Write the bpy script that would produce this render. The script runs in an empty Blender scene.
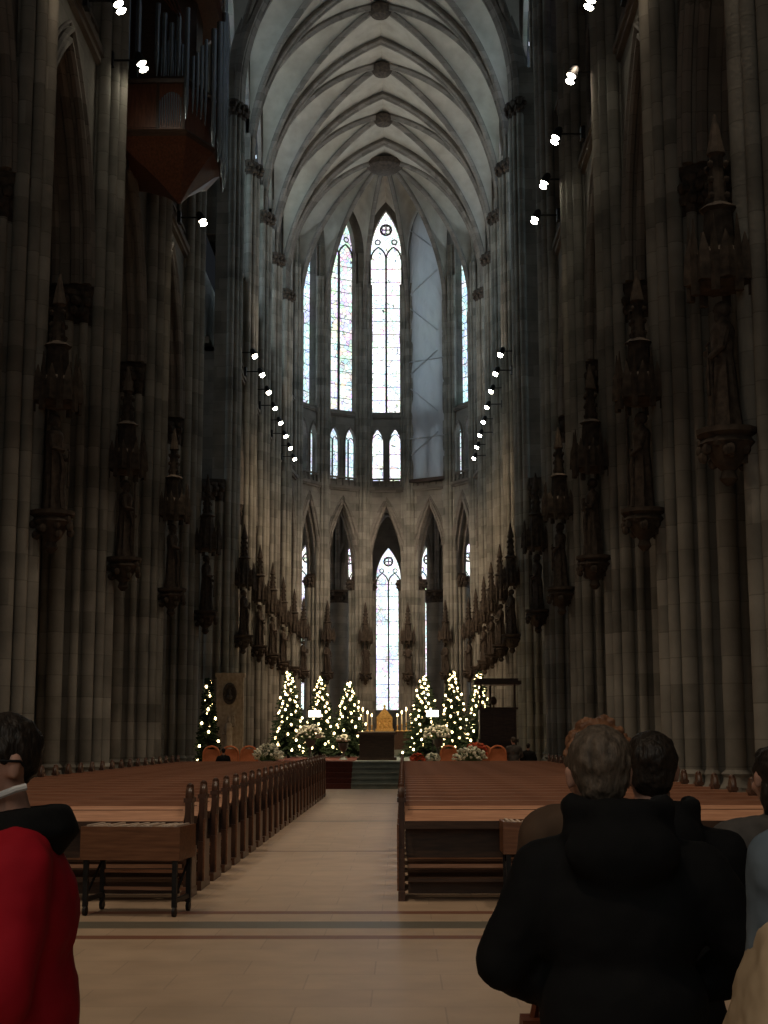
import bpy, math, random
from mathutils import Vector, Matrix, noise
PI = math.pi
random.seed(7)
SC = bpy.context.scene
COL = SC.collection

# ------------------------------------------------------------------ helpers
class MB:
    def __init__(s): s.v = []; s.f = []; s.M = Matrix.Identity(4)
    def add(s, vs, fs):
        o = len(s.v)
        s.v += [tuple(s.M @ Vector(p)) for p in vs]
        s.f += [tuple(i + o for i in f) for f in fs]
    def box(s, x0, x1, y0, y1, z0, z1, tx=0, ty=0):
        s.add([(x0,y0,z0),(x1,y0,z0),(x1,y1,z0),(x0,y1,z0),(x0+tx,y0+ty,z1),(x1-tx,y0+ty,z1),(x1-tx,y1-ty,z1),(x0+tx,y1-ty,z1)],
              [(0,3,2,1),(4,5,6,7),(0,1,5,4),(1,2,6,5),(2,3,7,6),(3,0,4,7)])
    def lathe(s, prof, n=16, cx=0, cy=0, a0=0, fn=None, sx=1, sy=1):
        vs = []; fs = []
        for (r, z) in prof:
            for i in range(n):
                a = a0 + 2*PI*i/n
                rr = r*(fn(a, z) if fn else 1)
                vs.append((cx+rr*sx*math.cos(a), cy+rr*sy*math.sin(a), z))
        for j in range(len(prof)-1):
            for i in range(n):
                k = (i+1) % n
                fs.append((j*n+i, j*n+k, (j+1)*n+k, (j+1)*n+i))
        fs.append(tuple(range(n-1, -1, -1))); m = (len(prof)-1)*n
        fs.append(tuple(m+i for i in range(n)))
        s.add(vs, fs)
    def cyl(s, x, y, z0, z1, r, n=12, r1=None): s.lathe([(r, z0), (r if r1 is None else r1, z1)], n, x, y)
    def tube(s, pts, r, n=6, r1=None, closed=False):
        P = [Vector(p) for p in pts]; N = len(P); vs = []; fs = []
        up = Vector((0, 0, 1))
        d0 = (P[1]-P[0]).normalized()
        if abs(d0.dot(up)) > .9: up = Vector((1, 0, 0))
        u = d0.cross(up).normalized()
        for i in range(N):
            if closed: d = (P[(i+1) % N]-P[i-1]).normalized()
            else: d = (P[min(i+1, N-1)]-P[max(i-1, 0)]).normalized()
            u = (u - d*u.dot(d)).normalized(); w = d.cross(u)
            rr = r if r1 is None else r+(r1-r)*i/(N-1)
            for k in range(n):
                a = 2*PI*k/n
                vs.append(tuple(P[i]+u*math.cos(a)*rr+w*math.sin(a)*rr))
        for i in range(N if closed else N-1):
            j = (i+1) % N
            for k in range(n):
                l = (k+1) % n
                fs.append((i*n+k, i*n+l, j*n+l, j*n+k))
        if not closed:
            fs.append(tuple(range(n-1, -1, -1))); fs.append(tuple((N-1)*n+k for k in range(n)))
        s.add(vs, fs)
    def ell(s, c, r, nu=12, nv=8, R=None):
        vs = [(0, 0, -1)]; fs = []
        for j in range(1, nv):
            b = -PI/2+PI*j/nv
            for i in range(nu):
                a = 2*PI*i/nu
                vs.append((math.cos(a)*math.cos(b), math.sin(a)*math.cos(b), math.sin(b)))
        vs.append((0, 0, 1)); t = len(vs)-1
        for i in range(nu):
            k = (i+1) % nu
            fs.append((0, 1+k, 1+i)); fs.append((t, t-nu+i, t-nu+k))
            for j in range(nv-2):
                a = 1+j*nu
                fs.append((a+i, a+k, a+nu+k, a+nu+i))
        out = []
        for p in vs:
            q = Vector((p[0]*r[0], p[1]*r[1], p[2]*r[2]))
            if R is not None: q = R @ q
            out.append(tuple(q+Vector(c)))
        s.add(out, fs)
    def cap(s, p0, p1, r0, r1, n=12):
        p0 = Vector(p0); p1 = Vector(p1); s.ell(p0, (r0,)*3, n, 8); s.ell(p1, (r1,)*3, n, 8)
        s.tube([p0, p1], r0, n, r1)
    def grid(s, fn, nu, nv):
        vs = [fn(i/nu, j/nv) for i in range(nu+1) for j in range(nv+1)]; m = nv+1
        fs = [(i*m+j, (i+1)*m+j, (i+1)*m+j+1, i*m+j+1) for i in range(nu) for j in range(nv)]
        s.add(vs, fs)
    def mesh(s, name, mat, smooth=35):
        me = bpy.data.meshes.new(name)
        me.from_pydata(s.v, [], s.f); me.update()
        if mat: me.materials.append(mat)
        if smooth:
            me.shade_smooth(); me.set_sharp_from_angle(angle=math.radians(smooth))
        return me
    def build(s, name, mat, parent=None, smooth=35):
        o = bpy.data.objects.new(name, s.mesh(name, mat, smooth)); COL.objects.link(o)
        if parent is not None: o.parent = parent
        return o

def tag(o, label=None, cat=None, group=None, kind=None):
    if label: o['label'] = label
    if cat: o['category'] = cat
    if group: o['group'] = group
    if kind: o['kind'] = kind
    return o
def empty(name, loc=(0,0,0), rz=0, label=None, cat=None, group=None, kind=None):
    o = bpy.data.objects.new(name, None); COL.objects.link(o)
    o.location = loc; o.rotation_euler = (0, 0, rz); o.empty_display_size = .2
    return tag(o, label, cat, group, kind)
def copy_tree(o, parent=None):
    c = o.copy(); COL.objects.link(c)
    if parent is not None: c.parent = parent
    for ch in [q for q in o.children]: copy_tree(ch, c)
    return c
ORD = ['', 'first','second','third','fourth','fifth','sixth','seventh','eighth','ninth','tenth','eleventh','twelfth','thirteenth',
 'fourteenth','fifteenth','sixteenth','seventeenth','eighteenth','nineteenth','twentieth','twenty-first','twenty-second','twenty-third',
 'twenty-fourth','twenty-fifth','twenty-sixth','twenty-seventh','twenty-eighth']

# ------------------------------------------------------------------ materials
def newmat(name):
    m = bpy.data.materials.new(name); m.use_nodes = True
    nt = m.node_tree; b = nt.nodes['Principled BSDF']; return m, nt, b
def noisy(name, c0, c1, scale=3, rough=.7, spec=.3, metal=0, bump=0, detail=5, stretch=None, sheen=0):
    m, nt, b = newmat(name); N = nt.nodes; L = nt.links
    g = N.new('ShaderNodeTexCoord'); mp = N.new('ShaderNodeMapping')
    if stretch: mp.inputs['Scale'].default_value = stretch
    L.new(g.outputs['Object'], mp.inputs[0])
    t = N.new('ShaderNodeTexNoise'); t.inputs['Scale'].default_value = scale; t.inputs['Detail'].default_value = detail
    L.new(mp.outputs[0], t.inputs['Vector'])
    r = N.new('ShaderNodeValToRGB'); r.color_ramp.elements[0].color = (*c0, 1); r.color_ramp.elements[1].color = (*c1, 1)
    r.color_ramp.elements[0].position = .3; r.color_ramp.elements[1].position = .7
    L.new(t.outputs[0], r.inputs[0]); L.new(r.outputs[0], b.inputs['Base Color'])
    b.inputs['Roughness'].default_value = rough; b.inputs['Metallic'].default_value = metal
    b.inputs['Specular IOR Level'].default_value = spec
    if sheen: b.inputs['Sheen Weight'].default_value = sheen
    if bump:
        bp = N.new('ShaderNodeBump'); bp.inputs['Strength'].default_value = bump; bp.inputs['Distance'].default_value = .02
        L.new(t.outputs[0], bp.inputs['Height']); L.new(bp.outputs[0], b.inputs['Normal'])
    return m
def stone(name, c0, c1, course=.52, var=.5, joint=.55, block=1.1):
    """coursed masonry: every block its own tone, thin darker joints, pits"""
    m, nt, b = newmat(name); N = nt.nodes; L = nt.links
    def math_(op, a, bb=None):
        n = N.new('ShaderNodeMath'); n.operation = op
        for i, q in enumerate((a, bb)):
            if q is None: continue
            if isinstance(q, (int, float)): n.inputs[i].default_value = q
            else: L.new(q, n.inputs[i])
        return n.outputs[0]
    g = N.new('ShaderNodeNewGeometry'); sp = N.new('ShaderNodeSeparateXYZ'); L.new(g.outputs['Position'], sp.inputs[0])
    zc = math_('FLOOR', math_('DIVIDE', sp.outputs['Z'], course))
    xc = math_('FLOOR', math_('ADD', math_('DIVIDE', sp.outputs['X'], block), math_('MULTIPLY', zc, .37)))
    yc = math_('FLOOR', math_('ADD', math_('DIVIDE', sp.outputs['Y'], block), math_('MULTIPLY', zc, .61)))
    cb = N.new('ShaderNodeCombineXYZ'); L.new(xc, cb.inputs[0]); L.new(yc, cb.inputs[1]); L.new(zc, cb.inputs[2])
    wn = N.new('ShaderNodeTexWhiteNoise'); wn.noise_dimensions = '3D'; L.new(cb.outputs[0], wn.inputs['Vector'])
    nz = N.new('ShaderNodeTexNoise'); nz.inputs['Scale'].default_value = .9; nz.inputs['Detail'].default_value = 6
    L.new(g.outputs['Position'], nz.inputs['Vector'])
    v = math_('ADD', math_('MULTIPLY', wn.outputs['Value'], var), math_('MULTIPLY', nz.outputs[0], 1.3-var))
    r = N.new('ShaderNodeValToRGB'); r.color_ramp.elements[0].color = (*c0, 1); r.color_ramp.elements[1].color = (*c1, 1)
    r.color_ramp.elements[0].position = .25; r.color_ramp.elements[1].position = .95
    L.new(v, r.inputs[0])
    fz = math_('FRACT', math_('DIVIDE', sp.outputs['Z'], course))
    j = math_('LESS_THAN', fz, .035)
    mx = N.new('ShaderNodeMix'); mx.data_type = 'RGBA'; mx.blend_type = 'MULTIPLY'
    L.new(math_('MULTIPLY', j, joint), mx.inputs[0]); L.new(r.outputs[0], mx.inputs[6]); mx.inputs[7].default_value = (.35, .33, .3, 1)
    L.new(mx.outputs[2], b.inputs['Base Color'])
    n2 = N.new('ShaderNodeTexNoise'); n2.inputs['Scale'].default_value = 14; L.new(g.outputs['Position'], n2.inputs['Vector'])
    bp = N.new('ShaderNodeBump'); bp.inputs['Strength'].default_value = .35; bp.inputs['Distance'].default_value = .02
    L.new(n2.outputs[0], bp.inputs['Height']); L.new(bp.outputs[0], b.inputs['Normal'])
    b.inputs['Roughness'].default_value = .85; b.inputs['Specular IOR Level'].default_value = .2
    return m
def emis(name, col, st, base=(.8, .8, .8)):
    m, nt, b = newmat(name)
    b.inputs['Base Color'].default_value = (*base, 1); b.inputs['Emission Color'].default_value = (*col, 1)
    b.inputs['Emission Strength'].default_value = st; b.inputs['Roughness'].default_value = .5
    return m
def glass(name, strength, tint, sat=.35, scale=3.0, dark=.0):
    """leaded stained glass lit by the day behind it"""
    m, nt, b = newmat(name); N = nt.nodes; L = nt.links
    g = N.new('ShaderNodeNewGeometry')
    v1 = N.new('ShaderNodeTexVoronoi'); v1.inputs['Scale'].default_value = scale; L.new(g.outputs['Position'], v1.inputs['Vector'])
    v2 = N.new('ShaderNodeTexVoronoi'); v2.feature = 'DISTANCE_TO_EDGE'; v2.inputs['Scale'].default_value = scale; L.new(g.outputs['Position'], v2.inputs['Vector'])
    hs = N.new('ShaderNodeMix'); hs.data_type = 'RGBA'; hs.inputs[0].default_value = sat
    hs.inputs[6].default_value = (*tint, 1); L.new(v1.outputs['Color'], hs.inputs[7])
    r = N.new('ShaderNodeValToRGB'); r.color_ramp.elements[0].position = .015; r.color_ramp.elements[1].position = .045
    r.color_ramp.elements[0].color = (.05, .05, .05, 1); L.new(v2.outputs['Distance'], r.inputs[0])
    mx = N.new('ShaderNodeMix'); mx.data_type = 'RGBA'; mx.blend_type = 'MULTIPLY'; mx.inputs[0].default_value = 1
    L.new(hs.outputs[2], mx.inputs[6]); L.new(r.outputs[0], mx.inputs[7])
    nz = N.new('ShaderNodeTexNoise'); nz.inputs['Scale'].default_value = .55; nz.inputs['Detail'].default_value = 3; L.new(g.outputs['Position'], nz.inputs['Vector'])
    r2 = N.new('ShaderNodeValToRGB'); r2.color_ramp.elements[0].position = .3; r2.color_ramp.elements[1].position = .62
    k = 1-dark; r2.color_ramp.elements[0].color = (k, k, k, 1); L.new(nz.outputs[0], r2.inputs[0])
    m2 = N.new('ShaderNodeMix'); m2.data_type = 'RGBA'; m2.blend_type = 'MULTIPLY'; m2.inputs[0].default_value = 1
    L.new(mx.outputs[2], m2.inputs[6]); L.new(r2.outputs[0], m2.inputs[7])
    L.new(m2.outputs[2], b.inputs['Emission Color']); b.inputs['Emission Strength'].default_value = strength
    b.inputs['Base Color'].default_value = (.05, .06, .07, 1); b.inputs['Roughness'].default_value = .25
    return m

M = {}
M['stone'] = stone('pier_stone', (.10, .093, .080), (.36, .335, .29), var=.28, joint=.4)
M['wall'] = stone('wall_stone', (.12, .108, .095), (.30, .275, .24), block=.9, var=.25, joint=.4)
M['rib'] = stone('rib_stone', (.13, .115, .10), (.27, .24, .21), course=.4)
M['web'] = noisy('vault_plaster', (.36, .325, .275), (.49, .45, .385), 1.2, .9)
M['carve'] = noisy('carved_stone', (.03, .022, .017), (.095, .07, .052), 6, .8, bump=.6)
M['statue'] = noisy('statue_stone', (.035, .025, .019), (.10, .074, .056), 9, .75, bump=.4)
M['epitaph'] = noisy('epitaph_stone', (.30, .22, .15), (.50, .40, .30), 5, .7, bump=.4)
M['glass_bright'] = glass('glass_bright', 2.5, (.90, .96, 1.0), .35, 3.4, .35)
M['glass_pale'] = glass('glass_pale', 1.9, (.88, .96, 1.0), .42, 3.0, .35)
M['glass_blue'] = glass('glass_blue', 1.9, (.62, .86, 1.0), .3, 2.4, .35)
M['glass_colour'] = glass('glass_colour', 2.2, (.85, .92, 1.0), .32, 4.5, .5)
M['glass_tri'] = glass('glass_triforium', 1.7, (.7, .86, 1.0), .25, 3.5, .3)
M['glass_deep'] = glass('glass_deep', .16, (.5, .6, .8), .6, 2.2, .4)
M['lead'] = noisy('window_stone', (.05, .052, .055), (.10, .10, .105), 5, .8)
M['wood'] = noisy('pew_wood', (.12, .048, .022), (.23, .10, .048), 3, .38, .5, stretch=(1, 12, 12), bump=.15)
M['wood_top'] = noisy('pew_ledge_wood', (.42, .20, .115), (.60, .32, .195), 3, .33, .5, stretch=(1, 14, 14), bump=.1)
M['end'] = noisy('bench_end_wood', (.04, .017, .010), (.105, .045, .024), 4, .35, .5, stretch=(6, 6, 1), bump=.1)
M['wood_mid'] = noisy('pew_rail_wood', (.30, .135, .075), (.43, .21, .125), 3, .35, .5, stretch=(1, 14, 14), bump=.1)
M['darkwood'] = noisy('dark_oak', (.035, .018, .011), (.075, .038, .022), 4, .45, .4, stretch=(1, 1, 8))
M['organ'] = noisy('organ_oak', (.09, .03, .015), (.18, .066, .033), 3, .4, .4, stretch=(6, 6, 1))
M['pipe'] = noisy('tin_pipe', (.45, .52, .58), (.62, .70, .76), 2, .25, .5, metal=.9)
M['iron'] = noisy('black_iron', (.012, .012, .013), (.03, .03, .032), 8, .5, .5, metal=.6)
M['carpet'] = noisy('red_carpet', (.06, .016, .011), (.10, .026, .018), 20, .95)
M['step'] = noisy('step_stone', (.12, .145, .125), (.21, .235, .205), 3, .5, .4)
M['sheet'] = noisy('scaffold_sheet', (.45, .46, .5), (.6, .61, .65), .7, .6, bump=.5, stretch=(1, 1, .4))
def translucent(m, f):
    nt = m.node_tree; b = nt.nodes['Principled BSDF']; o = [n for n in nt.nodes if n.type == 'OUTPUT_MATERIAL'][0]
    t = nt.nodes.new('ShaderNodeBsdfTranslucent'); t.inputs[0].default_value = (.66, .66, .66, 1); x = nt.nodes.new('ShaderNodeMixShader'); x.inputs[0].default_value = f
    nt.links.new(b.outputs[0], x.inputs[1]); nt.links.new(t.outputs[0], x.inputs[2]); nt.links.new(x.outputs[0], o.inputs[0])
translucent(M['sheet'], .24)
M['gold'] = noisy('gilt_metal', (.65, .36, .09), (.95, .62, .2), 12, .35, .5, metal=.3, bump=.4)
M['linen'] = noisy('altar_linen', (.7, .68, .62), (.85, .83, .78), 8, .8)
M['fir'] = noisy('fir_needles', (.008, .02, .008), (.03, .055, .018), 6, .7)
M['bark'] = noisy('bark', (.05, .03, .018), (.1, .06, .035), 9, .9)
M['fairy'] = emis('fairy_light', (1, .74, .36), 9)
M['candle'] = emis('candle_flame', (1, .72, .32), 12)
M['wax'] = noisy('wax', (.75, .68, .5), (.85, .8, .65), 4, .5)
M['lampglow'] = emis('lamp_glow', (1, .93, .74), 40)
M['shade'] = emis('reading_light', (1, .93, .8), 5)
M['white_fl'] = noisy('white_blossom', (.75, .70, .52), (.9, .88, .78), 10, .8)
M['leaf'] = noisy('leaf_green', (.05, .09, .03), (.12, .18, .06), 8, .6)
M['red_fl'] = noisy('red_blossom', (.5, .05, .02), (.75, .14, .06), 10, .7)
M['orange'] = noisy('orange_fabric', (.55, .16, .06), (.75, .26, .12), 6, .8)
M['skin'] = noisy('skin', (.42, .22, .16), (.55, .31, .23), 14, .55)
M['hair_grey'] = noisy('hair_grey', (.045, .034, .025), (.15, .11, .08), 22, .6, stretch=(3, 3, 1), bump=.5)
M['hair_red'] = noisy('hair_red', (.12, .05, .024), (.30, .14, .07), 25, .5, bump=.7)
M['hair_dark'] = noisy('hair_dark', (.008, .006, .005), (.03, .02, .014), 30, .5, stretch=(3, 3, 1), bump=.4)
M['black'] = noisy('black_cloth', (.0025, .0025, .003), (.007, .007, .0075), 6, .85, .2, bump=.3)
M['red'] = noisy('red_cloth', (.30, .004, .012), (.42, .008, .02), 7, .8, .2, bump=.2)
M['collar'] = noisy('white_cloth', (.6, .58, .56), (.75, .72, .7), 8, .8)
M['grey'] = noisy('grey_cloth', (.05, .045, .042), (.10, .088, .08), 7, .8, bump=.3)
M['brown'] = noisy('brown_cloth', (.06, .035, .022), (.11, .065, .04), 7, .85, bump=.3)
M['cream'] = noisy('cream_cloth', (.36, .26, .16), (.55, .42, .28), 5, .85, bump=.3)
M['denim'] = noisy('denim', (.08, .11, .14), (.16, .20, .24), 8, .85)
M['paper'] = noisy('paper', (.55, .42, .33), (.72, .6, .5), 9, .8)
M['leather'] = noisy('leather_brown', (.12, .035, .018), (.22, .07, .035), 9, .5)

# floor: pale stone slabs with the dark red and green grey bands crossing it
def floor_mat():
    m, nt, b = newmat('floor_slabs'); N = nt.nodes; L = nt.links
    g = N.new('ShaderNodeNewGeometry'); sp = N.new('ShaderNodeSeparateXYZ'); L.new(g.outputs['Position'], sp.inputs[0])
    bt = N.new('ShaderNodeTexBrick'); L.new(g.outputs['Position'], bt.inputs['Vector'])
    bt.inputs['Scale'].default_value = 1.0; bt.inputs['Brick Width'].default_value = .9; bt.inputs['Row Height'].default_value = .6
    bt.inputs['Mortar Size'].default_value = .006; bt.inputs['Bias'].default_value = 0
    bt.inputs['Color1'].default_value = (.50, .36, .25, 1); bt.inputs['Color2'].default_value = (.54, .395, .275, 1); bt.inputs['Mortar'].default_value = (.42, .30, .21, 1)
    nz = N.new('ShaderNodeTexNoise'); nz.inputs['Scale'].default_value = 2.2; nz.inputs['Detail'].default_value = 7; L.new(g.outputs['Position'], nz.inputs['Vector'])
    mm = N.new('ShaderNodeMapRange'); mm.inputs[3].default_value = .72; mm.inputs[4].default_value = 1.22; L.new(nz.outputs[0], mm.inputs[0])
    mu = N.new('ShaderNodeMix'); mu.data_type = 'RGBA'; mu.blend_type = 'MULTIPLY'; mu.inputs[0].default_value = 1
    L.new(bt.outputs[0], mu.inputs[6]); L.new(mm.outputs[0], mu.inputs[7])
    cur = mu.outputs[2]
    for y0, y1, c in ((11.95, 12.17, (.24, .11, .07)), (12.62, 13.08, (.17, .15, .115)), (13.62, 13.84, (.24, .11, .07)),
                      (21.0, 21.12, (.2, .1, .06)), (28.5, 28.7, (.18, .16, .12)), (36.0, 36.2, (.2, .1, .06)), (4.4, 4.6, (.23, .09, .055))):
        a = N.new('ShaderNodeMath'); a.operation = 'COMPARE'; L.new(sp.outputs['Y'], a.inputs[0])
        a.inputs[1].default_value = (y0+y1)/2; a.inputs[2].default_value = (y1-y0)/2
        x = N.new('ShaderNodeMix'); x.data_type = 'RGBA'; L.new(a.outputs[0], x.inputs[0]); L.new(cur, x.inputs[6]); x.inputs[7].default_value = (*c, 1)
        cur = x.outputs[2]
    L.new(cur, b.inputs['Base Color']); b.inputs['Roughness'].default_value = .42; b.inputs['Specular IOR Level'].default_value = .35
    return m
M['floor'] = floor_mat()

# ------------------------------------------------------------------ plan
PX = 7.37                                   # pier axis left and right of the middle
NAVE = [13.5, 21.0, 28.5, 36.0, 43.6, 51.3]
CHOIR = [63.6, 70.7, 77.8, 84.9, 92.0]
YC = 95.7; RV = 6.9
APO = RV*math.cos(math.radians(15))
ZS, ZT = 31.0, 41.65                          # vault springing, vault top
CAPZ = 12.8

def frame(ox, oy, ang):
    """local x = along the wall, y = outward, z = up; ang = direction of outward from +Y, clockwise"""
    s = Vector((math.cos(ang), -math.sin(ang), 0)); n = Vector((math.sin(ang), math.cos(ang), 0))
    m = Matrix.Identity(4)
    m[0][0], m[1][0] = s.x, s.y; m[0][1], m[1][1] = n.x, n.y
    m[0][3], m[1][3] = ox, oy
    return m
def pz(hw, zs, za, s):
    h = za-zs; R = (hw*hw+h*h)/(2*hw)
    return zs+math.sqrt(max(0, R*R-(min(abs(s), hw)+R-hw)**2))
def arch_pts(sc, hw, zb, zs, za, t, n=12, off=0):
    hw2 = hw+off; za2 = za+off*1.1
    P = [(sc-hw2, t, zb)] if zb < zs-.01 else []
    for i in range(-n, n+1):
        s = hw2*math.sin(PI/2*i/n); P.append((sc+s, t, pz(hw2, zs, za2, s)))
    if zb < zs-.01: P.append((sc+hw2, t, zb))
    return P
def arch_panel(mb, s0, s1, z0, z1, t0, t1, ops, n=10):
    xs = s0
    for (sc, hw, zsill, zs, za) in sorted(ops):
        if sc-hw > xs+1e-4: mb.box(xs, sc-hw, t0, t1, z0, z1)
        ss = [hw*math.sin(PI/2*i/n) for i in range(-n, n+1)]
        zz = [pz(hw, zs, za, s) for s in ss]
        for t, fl in ((t0, 0), (t1, 1)):
            vs = []; fs = []
            for s, z in zip(ss, zz): vs += [(sc+s, t, z), (sc+s, t, z1)]
            for i in range(2*n):
                q = (2*i, 2*i+2, 2*i+3, 2*i+1); fs.append(q if not fl else q[::-1])
            mb.add(vs, fs)
        P = [(-hw, zsill), (hw, zsill), (hw, zs)] + [(s, z) for s, z in zip(ss[::-1], zz[::-1])][1:]
        k = len(P); vs = [(sc+p[0], t, p[1]) for t in (t0, t1) for p in P]
        mb.add(vs, [(i, (i+1) % k, k+(i+1) % k, k+i) for i in range(0 if zsill > z0+.001 else 1, k)])
        mb.add([(sc-hw, t0, z1), (sc+hw, t0, z1), (sc+hw, t1, z1), (sc-hw, t1, z1)], [(0, 1, 2, 3)])
        if zsill > z0+.001:
            for t in (t0, t1):
                mb.add([(sc-hw, t, z0), (sc+hw, t, z0), (sc+hw, t, zsill), (sc-hw, t, zsill)], [(0, 1, 2, 3)])
        xs = sc+hw
    if s1 > xs+1e-4: mb.box(xs, s1, t0, t1, z0, z1)

WN = [0]
def window(Mx, hw, zsill, zs, za, t, mat, lights=2, bars=True, thick=.07, label=None, ring=True):
    WN[0] += 1
    w = empty('window_%d' % WN[0], kind='structure')
    g = MB(); g.M = Mx; n = 12
    ss = [hw*math.sin(PI/2*i/n) for i in range(-n, n+1)]
    P = [(-hw, zsill), (hw, zsill)] + [(s, pz(hw, zs, za, s)) for s in ss[::-1]]
    g.add([(p[0], t, p[1]) for p in P], [tuple(range(len(P)))])
    g.build('glass', mat, w, 0)
    f = MB(); f.M = Mx
    f.tube([(-hw, t-.02, zsill)] + arch_pts(0, hw, zsill, zs, za, t-.02, 10) + [(hw, t-.02, zsill), (-hw, t-.02, zsill)], thick*1.3, 6)
    f.build('window_frame', M['lead'], w)
    lw = 2*hw/lights
    zl = zs-(.35 if ring else 0)*hw
    for i in range(1, lights):
        m_ = MB(); m_.M = Mx; x = -hw+i*lw
        m_.box(x-thick*(.55 if (lights == 4 and i != 2) else 1), x+thick*(.55 if (lights == 4 and i != 2) else 1), t-.14, t-.01, zsill, zl+.1)
        m_.build('mullion', M['lead'], w, 0)
    tr = MB(); tr.M = Mx
    for i in range(lights):
        c = -hw+(i+.5)*lw
        tr.tube(arch_pts(c, lw/2, zl, zl, zl+lw*.85, t-.06, 5), thick*.9, 5)
    if lights == 4:
        for c in (-hw/2, hw/2):
            tr.tube(arch_pts(c, hw/2, zl, zl, zl+hw*1.05, t-.08, 6), thick*.8, 5)
            tr.tube([(c+lw*.28*math.cos(a), t-.07, zl+hw*.72+lw*.28*math.sin(a)) for a in [2*PI*k/8 for k in range(8)]], thick*.45, 5, closed=True)
    if ring:
        rz = zl+(za-zl)*.62; rr = hw*.36
        tr.tube([(rr*math.cos(a), t-.07, rz+rr*math.sin(a)) for a in [2*PI*k/14 for k in range(14)]], thick*1.1, 5, closed=True)
        for k in range(4):
            a = PI/4+k*PI/2; c = rr*.5
            tr.tube([(c*math.cos(a)+rr*.4*math.cos(b), t-.06, rz+c*math.sin(a)+rr*.4*math.sin(b)) for b in [2*PI*j/8 for j in range(8)]], thick*.6, 4, closed=True)
        for sx in (-1, 1):
            tr.tube([(sx*hw*.55+hw*.17*math.cos(b), t-.06, zl+(za-zl)*.36+hw*.17*math.sin(b)) for b in [2*PI*j/8 for j in range(8)]], thick*.7, 4, closed=True)
    tr.build('tracery', M['lead'], w)
    if bars:
        bb = MB(); bb.M = Mx; z = zsill+1.0
        while z < zl: bb.box(-hw, hw, t-.05, t-.015, z-.018, z+.018); z += 1.0
        bb.build('saddle_bars', M['lead'], w, 0)
    return w

# ------------------------------------------------------------------ floor
f = MB(); f.box(-32, 32, -6, 130, -.3, 0); tag(f.build('floor', M['floor'], None, 0), kind='structure')

# ------------------------------------------------------------------ walls
TRIM = [0]
def bay_walls(wm, Mx, L, apse=False, name='', tri_mat=None, gmat=None, nl=4, cl_hw=None, arc_hw=None):
    """one bay of the elevation, s from -L/2 to L/2"""
    h = L/2; wm.M = Mx
    ahw = arc_hw or h-1.02
    arch_panel(wm, -h, h, CAPZ+.2, 19.3, -.5, .55, [(0, ahw, CAPZ+.2, CAPZ+.2, 18.2)])
    if apse: tri = [(-L*.18, .46, 19.95, 22.7, 23.8), (L*.18, .46, 19.95, 22.7, 23.8)]
    else:
        q = (L-2.2)/4; tri = [(-1.5*q+i*q, q/2-.12, 19.95, 22.5, 23.5) for i in range(4)]
    arch_panel(wm, -h, h, 19.3, 24.7, -.35, .1, tri, 6)
    if not apse:
        wm.box(-h, h, 1.3, 1.5, 19.3, 24.7); wm.box(-h, h, -.35, 1.5, 19.1, 19.3)
    chw = cl_hw or h-1.0
    arch_panel(wm, -h, h, 24.7, 42.0, -.15 if apse else .1, .55, [(0, chw, 25.05, 37.2 if apse else 36.4, 40.5 if apse else 40.0)])
    # mouldings of the arcade arch, string courses
    TRIM[0] += 1
    root = empty('trim_%d' % TRIM[0], kind='structure')
    for off, t, r in ((.0, -.50, .11), (.26, -.56, .10), (-.02, -.2, .13), (-.02, .3, .12), (.45, -.52, .05)):
        m_ = MB(); m_.M = Mx; m_.tube(arch_pts(0, ahw, CAPZ+.2, CAPZ+.2, 18.2, t, 12, off), r, 7); m_.build('arch_moulding', M['rib'], root)
    for z, d, r in ((19.3, -.56, .16), (24.7, -.40, .12)):
        m_ = MB(); m_.M = Mx
        m_.box(-h, h, d-r, -.1, z-r*.5, z+r*.8); m_.box(-h, h, d-r*.5, -.1, z-r*1.4, z-r*.5); m_.build('string_course', M['rib'], root)
    m_ = MB(); m_.M = Mx                       # gallery rail with little quatrefoil row
    m_.box(-h, h, -.55, -.42, 19.98, 20.1)
    k = int(L/.45)
    for i in range(k): m_.cyl(-h+(i+.5)*L/k, -.48, 19.4, 19.98, .05, 6)
    m_.build('gallery_rail', M['rib'], root)
    m_ = MB(); m_.M = Mx
    for (sc, hw_, zb, zs_, za_) in tri:
        m_.tube(arch_pts(sc, hw_, zb, zs_, za_, -.38, 6), .07, 6)
    m_.build('triforium_moulding', M['rib'], root)
    for sx in (-1, 1):
        m_ = MB(); m_.M = Mx
        for dx in (0, .2): m_.cyl(sx*(chw+.05+dx), -.22 if apse else .0, 25.0, 37.0, .07, 7)
        m_.build('jamb_shaft', M['rib'], root)
    return chw

def straight(side, ys):
    wm = MB(); ang = -PI/2 if side < 0 else PI/2
    for i in range(len(ys)-1):
        L = ys[i+1]-ys[i]; Mx = frame(side*PX, (ys[i]+ys[i+1])/2, ang)
        c = bay_walls(wm, Mx, L)
        choir = ys[i] > 60
        window(Mx, c, 25.05, 36.4, 40.0, .4, M['glass_blue'] if choir else M['glass_deep'], 4, bars=False)
    return wm
for side, nm in ((-1, 'left'), (1, 'right')):
    tag(straight(side, [6.0]+NAVE).build('wall_%s_nave' % nm, M['wall'], None, 0), kind='structure')
    tag(straight(side, CHOIR).build('wall_%s_choir' % nm, M['wall'], None, 0), kind='structure')
def polar(k): return (RV*math.sin(math.radians(k)), YC+RV*math.cos(math.radians(k)))
AV = [(-7.15, 92.0)]+[polar(k) for k in (-75, -45, -15, 15, 45, 75)]+[(7.15, 92.0)]
wm = MB()
def side_frame(p, q):
    ang = math.atan2(-(q[1]-p[1]), q[0]-p[0])
    return frame((p[0]+q[0])/2, (p[1]+q[1])/2, ang), math.hypot(q[0]-p[0], q[1]-p[1])
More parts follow.
